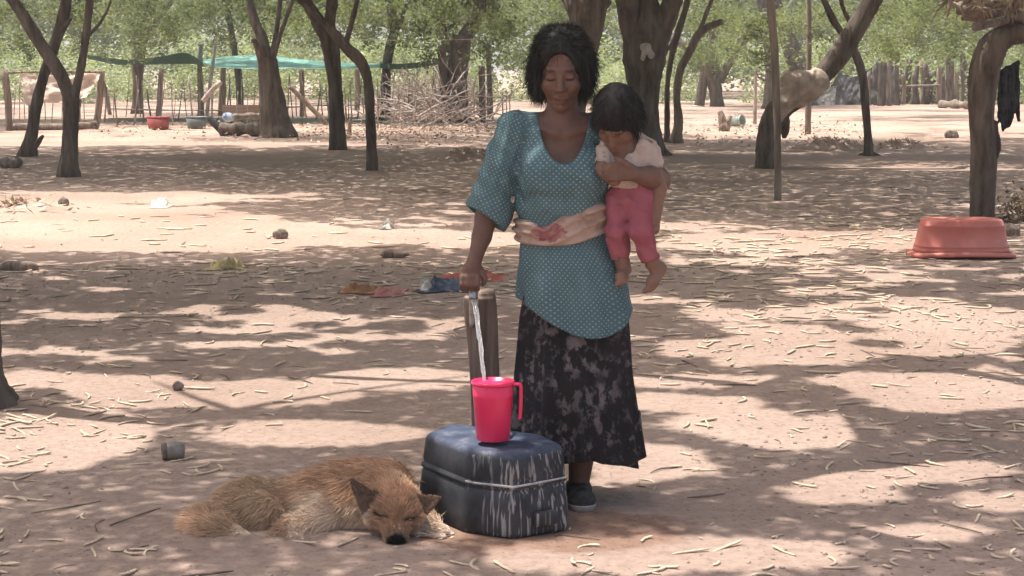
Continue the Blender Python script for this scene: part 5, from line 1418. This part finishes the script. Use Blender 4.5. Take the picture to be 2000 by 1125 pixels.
def trousers(P):
    d = smin(cap(P, K(1236, 350, .0), K(1237, 385, -.005), .067, .072), chain(P, [K(1212, 390, -.005), K(1206, 450, -.030), K(1214, 506, -.012)], [.048, .036, .029], .015), .014)
    d = smin(d, chain(P, [K(1252, 390, -.03), K(1253, 452, -.072), K(1270, 510, -.045)], [.049, .037, .029], .015), .008)
    f = fbm(P, 20, 7, 3); d += .006 * f + .0028 * np.sin(75 * (P[:, 2] * .8 + P[:, 0] * .6) + 6 * f)
    for a, b_ in ((K(1213, 496, -.012), K(1218, 530, -.012)), (K(1268, 500, -.045), K(1278, 530, -.045))):
        u = (b_ - a) / np.linalg.norm(b_ - a); q = (P - a) @ u - .016
        near = (np.linalg.norm(P - a, axis=1) < .085) & (np.abs(P[:, 0] - a[0]) < .047)
        d = np.where(near, np.maximum(d, q), d); d = np.where(near & (q > -.03), np.maximum(d, -cap(P, a, b_, .026, .029)), d)
    return np.maximum(d, P[:, 2] - K(1236, 345)[2])
V, Fc = sdf_mesh(trousers, K(1236, 440) - [.16, .2, .19], K(1236, 400) + [.16, .14, .12], .004, margin=.03)
M['pinktrousers'] = pmat('dusty_pink_cotton', (.27, .072, .095), (.36, .12, .14), 9, .9, .35, .006)
mk('trousers', V, Fc, M['pinktrousers'], kid)

# ------------------------------------------------------------------ dog
def D(px, py, Y): return at(px, py, Y)
gd = gnd(650, 1030)
dog = thing('dog', gd, 'ginger shaggy dog asleep on the ground against the jerry can', 'dog')
dH = D(772, 984, 5.00)
mz0, mz1 = D(771, 1006, 4.955), D(774, 1052, 4.905)
earL = (D(732, 998, 4.962), D(688, 938, 4.975)); earR = (D(818, 990, 4.975), D(860, 972, 4.985))
def tri_ear(P, root, tip, wid, nrm_):
    ax_ = tip - root; L = np.linalg.norm(ax_); ax_ = ax_ / L
    nrm_ = np.asarray(nrm_, float); nrm_ -= ax_ * (nrm_ @ ax_); nrm_ /= np.linalg.norm(nrm_); sd = np.cross(ax_, nrm_)
    q = P - root; t = q @ ax_; s_ = q @ sd; n_ = q @ nrm_
    w = wid * np.clip(1 - np.clip(t / L, 0, 1), 0.02, 1) ** .8
    cup = n_ - .18 * (s_ ** 2) / wid * 2
    dd = np.sqrt(np.maximum(np.abs(s_) - w, 0) ** 2 + np.maximum(np.abs(t - L / 2) - L / 2, 0) ** 2 + cup ** 2) - .006
    return dd
def dogbody(P):
    d = ell(P, D(690, 975, 5.17), (.150, .125, .112))
    d = smin(d, ell(P, D(760, 962, 5.20), (.085, .09, .095)), .06)
    d = smin(d, cap(P, D(640, 985, 5.20), D(520, 1000, 5.22), .100, .090), .06)
    d = smin(d, ell(P, D(490, 1000, 5.20), (.105, .12, .088)), .05)
    d = smin(d, ell(P, D(500, 1010, 5.10), (.095, .060, .075)), .03)          # haunch
    d = smin(d, chain(P, [D(470, 1022, 5.08), D(440, 1035, 5.03), D(482, 1052, 4.985)], [.045, .03, .021], .02), .02)   # hind leg
    d = smin(d, chain(P, [D(415, 1010, 5.16), D(392, 1030, 5.08), D(412, 1048, 5.00), D(440, 1050, 4.985)], [.032, .034, .034, .022], .02), .02)   # tail
    d = smin(d, chain(P, [D(640, 1015, 5.08), D(578, 1034, 5.03), D(556, 1046, 4.995), D(602, 1068, 4.925)], [.05, .034, .026, .018], .02), .02)   # folded foreleg
    d = smin(d, cap(P, D(745, 965, 5.13), dH, .088, .066), .04)                # neck
    d = smin(d, ell(P, dH, (.072, .066, .062)), .02)
    for sx in (-1, 1): d = smin(d, ell(P, dH + [sx * .044, -.026, -.028], (.036, .035, .038)), .02)
    d = smin(d, cap(P, mz0, mz1, .047, .032), .016)
    d = smin(d, ell(P, D(774, 1056, 4.893), (.0165, .0125, .0125)), .006)      # nose
    d = smin(d, cap(P, mz0 + [0, .01, -.022], mz1 + [0, .012, -.014], .026, .018), .012)   # lower jaw
    for (a, b_) in ((D(752, 1008, 4.955), D(738, 1000, 4.965)), (D(793, 1016, 4.952), D(811, 1010, 4.965))):
        d = smax(d, -cap(P, a + [0, -.014, 0], b_ + [0, -.014, 0], .006, .005), .006)
    # right legs: two paws stretched under and past the chin
    d = smin(d, chain(P, [D(770, 1020, 5.10), D(815, 1043, 5.0), D(862, 1054, 4.955)], [.045, .026, .020], .02), .02)
    d = smin(d, chain(P, [D(800, 1000, 5.14), D(840, 1026, 5.06), D(872, 1042, 5.01)], [.04, .024, .019], .02), .02)
    for c0, dr in ((D(862, 1055, 4.955), [.014, -.012, -.002]), (D(872, 1042, 5.01), [.014, -.01, -.003]), (D(602, 1068, 4.925), [.009, -.012, -.003]), (D(484, 1052, 4.985), [.014, -.008, -.003])):
        for j in (-1.1, -.35, .35, 1.1):
            o = np.array([-dr[1], dr[0], 0]) / .018 * j * .009
            d = smin(d, cap(P, c0 + o * .7, c0 + o + np.array(dr) * 1.5, .0105, .009), .004)
    d = smin(d, tri_ear(P, earL[0], earL[1], .036, (.25, -.9, .25)), .008)
    d = smin(d, tri_ear(P, earR[0], earR[1], .033, (.15, -.9, .35)), .008)
    d = smax(d, .004 - P[:, 2], .006)
    return d
def dog_col(V):
    rust = np.array([.50, .315, .195]); pale = np.array([.70, .54, .40]); dun = np.array([.47, .325, .205]); dark = np.array([.16, .10, .066]); wht = np.array([.58, .45, .34])
    C = np.tile(rust, (len(V), 1))
    px, py = proj(V)
    def put(w, c):
        w = np.clip(w, 0, 1)[:, None]; C[:] = C * (1 - w) + c * w
    nz = fbm(V, 14, 3, 3); nz2 = fbm(V, 45, 5, 2)
    put((D(590, 960, 5.2)[0] + .03 * nz - V[:, 0]) / .06, dun)                           # hindquarters
    put((.115 + .03 * nz - V[:, 2]) / .05 * (V[:, 0] > D(575, 990, 5.1)[0]) * (V[:, 0] < D(735, 990, 5.1)[0]), pale)     # chest
    put((1 - np.linalg.norm((V - D(620, 985, 5.06)) / [.09, .08, .05], axis=1)) * 2, pale)
    put(1.6 - np.linalg.norm(V - D(400, 1035, 5.05), axis=1) / .07, rust * .9 + pale * .15)
    hd = np.linalg.norm(V - (dH * .5 + mz1 * .5), axis=1)
    put((1.5 - np.linalg.norm((V - mz1) / [.03, .03, .03], axis=1)) * 1.5, np.array([.26, .19, .14]))
    put((1.25 - np.linalg.norm((V - (dH + [0, -.02, .03])) / [.05, .06, .04], axis=1)) * 2, rust * 1.25)
    for e in (earL, earR): 
        k_ = tri_ear(V, e[0], e[1], .038, (.2, -.9, .3)); t_ = (V - e[0]) @ (e[1] - e[0]) / ((e[1] - e[0]) @ (e[1] - e[0])); put((.011 - k_) / .006 * (t_ > .12), dark)
    put((1.3 - np.linalg.norm(V - D(774, 1057, 4.89), axis=1) / .023) * 4, np.array([.012, .01, .01]))
    for (x0, y0, x1, y1) in ((733, 1001, 757, 1011), (789, 1017, 813, 1009)):
        t = np.clip(((px - x0) * (x1 - x0) + (py - y0) * (y1 - y0)) / ((x1 - x0) ** 2 + (y1 - y0) ** 2), 0, 1)
        put((1.3 - np.hypot(px - x0 - t * (x1 - x0), py - y0 - t * (y1 - y0) - 5 * t * (1 - t)) / 3.3) * 1.6 * (V[:, 1] < 5.0), dark * .3)
    for c0 in (D(850, 1052, 4.955), D(862, 1040, 5.01)): put((1.6 - np.linalg.norm(V - c0, axis=1) / .05) * 2, wht)
    for c0 in (D(602, 1068, 4.925), D(486, 1052, 4.985)): put((1.5 - np.linalg.norm(V - c0, axis=1) / .04) * 2, pale * .9)
    return np.clip(C * (1 + .28 * nz2)[:, None] * (1 + .15 * nz)[:, None], .005, 1)
Vd, Fd = sdf_mesh(dogbody, (gd[0] - .5, 4.80, -.01), (gd[0] + .58, 5.42, .30), .0055, margin=.03)
M['coat'] = colmat('dog_coat', .8, .15, 120, .3, .004, 0, .3, 60)
mk('body', Vd, Fd, M['coat'], dog, attrs=dict(col=dog_col(Vd)))
r_ = np.random.default_rng(21)
Nf, A = tri_normals(Vd, Fd); ctr = Vd[Fd].mean(1)
nF = 70000
i = r_.choice(len(Fd), nF, p=A * (ctr[:, 2] > .008) / (A * (ctr[:, 2] > .008)).sum()); u = r_.uniform(0, 1, (nF, 1)); w = r_.uniform(0, 1, (nF, 1))
root_ = Vd[Fd[i, 0]] * (1 - u) * (1 - w) + Vd[Fd[i, 1]] * u * (1 - w) + Vd[Fd[i, 2]] * u * w + Vd[Fd[i, 3]] * (1 - u) * w
flow = np.tile(np.array([-.75, .1, -.25]), (nF, 1))
toh = root_ - mz1; dh = np.linalg.norm(root_ - dH, axis=1); dm = np.linalg.norm(root_ - mz1, axis=1)
headw = np.clip(1.6 - np.minimum(dh / .085, dm / .06), 0, 1)[:, None]
flow = flow * (1 - headw) + headw * toh / (np.linalg.norm(toh, axis=1)[:, None] + 1e-6)
paw = np.min([np.linalg.norm(root_ - c0, axis=1) for c0 in (D(850, 1052, 4.955), D(862, 1040, 5.01), D(602, 1068, 4.925), D(484, 1052, 4.985), D(575, 1055, 4.96), D(815, 1043, 5.0))], axis=0)
ear = np.min([np.linalg.norm(root_ - (e[0] * .45 + e[1] * .55), axis=1) for e in (earL, earR)], axis=0)
ear = np.minimum(ear, 8 * np.min([np.maximum(tri_ear(root_, e[0], e[1], .038, (.2, -.9, .3)), 0) for e in (earL, earR)], axis=0))
short = np.clip(np.minimum(np.minimum(paw / .05, ear / .05), 1.0) * (1 - .78 * headw[:, 0]), .16, 1)
tail = np.clip(1.6 - np.linalg.norm(root_ - D(402, 1035, 5.05), axis=1) / .06, 0, 1)
cl = fbm(root_, 24, 6, 2)[:, None]
swirl = np.stack([fbm(root_, 9, 31, 2), fbm(root_, 9, 32, 2), fbm(root_, 9, 33, 2)], 1)
d0 = flow * .75 + Nf[i] * (.42 + .45 * tail[:, None]) + swirl * .55 * (1 - .8 * headw) + r_.normal(0, .16, (nF, 3)); d0 /= np.linalg.norm(d0, axis=1)[:, None]
d1 = d0 + flow * .5 + np.array([0, 0, -.32]) + r_.normal(0, .14, (nF, 3)); d1 /= np.linalg.norm(d1, axis=1)[:, None]
L_ = r_.uniform(.018, .046, nF) * short * (1 + .7 * tail)
V, Fc = strands(root_, d0, d1, L_, r_.uniform(.0006, .0013, nF), r_)
V[:, 2] = np.maximum(V[:, 2], .003)
cc = np.repeat(dog_col(root_), 5, 0) * np.tile(np.array([.95, .95, 1.1, 1.1, 1.3]), nF)[:, None] * np.repeat(r_.uniform(.75, 1.3, (nF, 1)), 5, 0)
M['fur'] = colmat('dog_fur', .7, .2, 60, 0, .002, 0, .1, 30)
mk('fur', V, Fc, M['fur'], dog, attrs=dict(col=np.clip(cc, .004, 1)))

# ------------------------------------------------------------------ pods, sticks and litter on the ground
def pod_mesh(seed, L=1.0):
    r_ = random.Random(seed); n = 14; a = 0; P = [np.zeros(3)]; bend = r_.uniform(-2.2, 2.2) if r_.random() < .6 else r_.uniform(-.7, .7)
    for k in range(n - 1):
        a += bend / n + r_.uniform(-.10, .10); P.append(P[-1] + np.array([math.cos(a), math.sin(a), 0]) * L / n)
    P = np.array(P); P -= P.mean(0); P[:, 2] += .004 + .03 * L * np.abs(np.linspace(-1, 1, n)) ** 2 * r_.uniform(0, 1)
    rad_ = .0050 * (1 + .22 * np.cos(np.arange(n) * 2.4)); rad_[0] *= .45; rad_[-1] *= .3
    return tube(P, rad_, 6, .08, seed, .7)
PV = []
for s_ in range(12):
    V, Fc = pod_mesh(s_, .035 + .0085 * s_)
    me = bpy.data.meshes.new('seed_pod'); me.from_pydata(V.tolist(), [], Fc); me.materials.append(M['pod']); me.polygons.foreach_set('use_smooth', [True] * len(me.polygons)); PV.append((me, V, Fc))
def blocked(x, y):
    return (abs(x - cC[0]) < .25 and abs(y - cC[1]) < .22) or (-.56 < x - gd[0] < .33 and 4.90 < y < 5.36 and abs(x - gd[0]) < .5) or (abs(x - W(1110, 960)[0]) < .16 and abs(y - Y0) < .18)
near = []
while len(near) < 300:
    px = rng.uniform(-30, 2030); py = 1145 - 445 * rng.uniform(0, 1) ** .8
    p = ong(px, py)
    dn = fbm(np.array([[p[0], p[1]]]), 1.1, 41, 2)[0]
    if rng.uniform() > .55 + 1.1 * dn or blocked(p[0], p[1]): continue
    near.append(p)
POD_LABEL = 'pale dry curved seed pod lying loose on the bare ground near the camera'
for p in near:
    me, V, Fc = PV[int(rng.integers(0, 12))]
    o = bpy.data.objects.new('seed_pod', me); COL.objects.link(o)
    o.location = tuple(p); o.rotation_euler = (rng.uniform(-.12, .12), rng.uniform(-.12, .12), rng.uniform(0, 6.28))
    s_ = rng.uniform(.75, 1.15); o.scale = (s_, s_, s_)
    tag(o, POD_LABEL, 'seed pod', 'fallen seed pods on the bare ground')
def scatter(name, label, n, yr, dens_seed, src, mat, cat, smin_, smax_, lift=0.0, sc=1.0, region=None, thr=.5):
    Vs, Fs, k = [], [], 0; cnt = 0
    while cnt < n:
        y = math.sqrt(rng.uniform(yr[0] ** 2, yr[1] ** 2)); x = rng.uniform(-1, 1) * (.32 * y + .2)
        if region and not region(x, y): continue
        dn = fbm(np.array([[x, y]]), .8, dens_seed, 3)[0]
        if rng.uniform() > thr + 1.2 * dn or blocked(x, y): continue
        if x < .02 * y and 12.2 < y < 18 and rng.uniform() < .85: continue
        V, Fc = src(int(rng.integers(0, 12)))
        a = rng.uniform(0, 6.28); s_ = rng.uniform(smin_, smax_) * sc * (1 if y < 9 else min(1.25, y / 9)); c_, s2 = math.cos(a) * s_, math.sin(a) * s_
        Q = V @ np.array([[c_, s2, 0], [-s2, c_, 0], [0, 0, s_]]) + [x, y, float(gz(x, y)) + lift]
        Vs.append(Q); Fs += [[q + k for q in f] for f in Fc]; k += len(Q); cnt += 1
    tag(mk(name, np.concatenate(Vs), Fs, mat, org=(0, (yr[0] + yr[1]) / 2, 0)), label, cat, kind='stuff')
lowpods = []
for s_ in range(12):
    r2 = random.Random(s_ + 40); a = 0; P = [np.zeros(3)]; bd = r2.uniform(-2, 2)
    for k in range(4): a += bd / 4; P.append(P[-1] + np.array([math.cos(a), math.sin(a), 0]) * .017 * (1 + s_ / 10))
    P = np.array(P); P -= P.mean(0); P[:, 2] += .005
    lowpods.append(tube(P, [.003, .0048, .005, .0048, .0025], 4, .1, s_))
scatter('fallen_pods', 'countless pale seed pods strewn over the yard farther off', 1150, (6.4, 16), 42, lambda i: lowpods[i], M['pod'], 'seed pods', .8, 1.3)
twigs = [tube(crom(np.array([[-.06, 0, .004], [0, random.Random(i).uniform(-.02, .02), .006], [.06, random.Random(i + 9).uniform(-.02, .02), .004]]) * [1 + .1 * i, 1, 1], 5), np.array([.002, .0028, .003, .0026, .0014]), 4, .2, i) for i in range(12)]
M['darktwig'] = pmat('dead_twig', (.10, .075, .058), (.24, .185, .145), 9, .9, .3, .004)
scatter('dead_twigs', 'thin dead twigs and bark bits scattered over the yard', 420, (4.4, 20), 47, lambda i: twigs[i], M['darktwig'], 'twigs', .4, 1.1)
n = 7000; y = np.sqrt(rng.uniform(4.4 ** 2, 22 ** 2, n)); x = rng.uniform(-1, 1, n) * (.32 * y + .2)
kp = rng.uniform(0, 1, n) < .5 + 1.3 * fbm(np.column_stack([x, y]), .9, 51, 3); x, y = x[kp], y[kp]
q = np.column_stack([x, y, gz(x, y) + .006])
V, Fc = leaves(q, rng.uniform(.008, .026, len(q)) * np.clip(y / 8, 1, 1.5), .4, rng, 1.5)
tag(mk('leaf_litter', V, Fc, M['litter'], org=(0, 12, 0), smooth=False), 'fine dry leaf litter strewn over the earth', 'litter', kind='stuff')
clods = []
for i in range(12):
    r2 = np.random.default_rng(i + 200); q = r2.normal(0, 1, (14, 3)); q /= np.linalg.norm(q, axis=1)[:, None]; q *= np.array([.008, .007, .005]) * r2.uniform(.7, 1.3, (14, 1))
    import bmesh
    bm = bmesh.new(); vs = [bm.verts.new(p) for p in q]; bmesh.ops.convex_hull(bm, input=vs)
    for v_ in [v_ for v_ in bm.verts if not v_.link_faces]: bm.verts.remove(v_)
    bm.verts.index_update(); clods.append((np.array([v_.co[:] for v_ in bm.verts]), [[v_.index for v_ in f.verts] for f in bm.faces])); bm.free()
M['clod'] = pmat('earth_clod', (.20, .145, .115), (.40, .31, .26), 30, .95, .4, .004)
scatter('earth_clods', 'small clods and pebbles scattered over the earth', 2200, (4.4, 12), 61, lambda i: clods[i], M['clod'], 'clods', .35, 1.5, 0, 1.0, None, .25)
# pale rubble and husks along the fence line
n = 2800; px = np.concatenate([rng.normal(760, 150, n // 2), rng.uniform(180, 1000, n // 4), rng.uniform(1290, 1700, n // 4)]); py = np.concatenate([rng.normal(262, 10, n // 2), rng.normal(252, 10, n // 4), rng.normal(258, 14, n // 4)]); py = np.clip(py, 228, 300)
q = np.array([gnd(a, b_) for a, b_ in zip(px, py)]) + np.column_stack([np.zeros(n), np.zeros(n), rng.uniform(.005, .07, n)])
V, Fc = leaves(q, rng.uniform(.04, .12, n), .5, rng, .8)
tag(mk('dry_husk_litter', V, Fc, M['litter'], org=gnd(760, 262), smooth=False), 'pale husks and debris along the foot of the stick fence', 'litter', kind='stuff')

# ------------------------------------------------------------------ air
m, nt, b = newmat('dusty_air'); nt.nodes.remove(b)
pv = N(nt, 'ShaderNodeVolumePrincipled'); pv.inputs['Color'].default_value = (.95, .95, .92, 1); pv.inputs['Density'].default_value = .0016; pv.inputs['Anisotropy'].default_value = .2
nt.links.new(pv.outputs[0], nt.nodes['Material Output'].inputs['Volume'])
V, Fc = loft([np.array([[-440, -70, z], [440, -70, z], [440, 720, z], [-440, 720, z]], float) for z in (-1.2, 13.0)])
tag(mk('haze', V, Fc, m, org=(0, 0, 0), smooth=False), 'faint dusty haze over the yard', 'haze', kind='stuff')
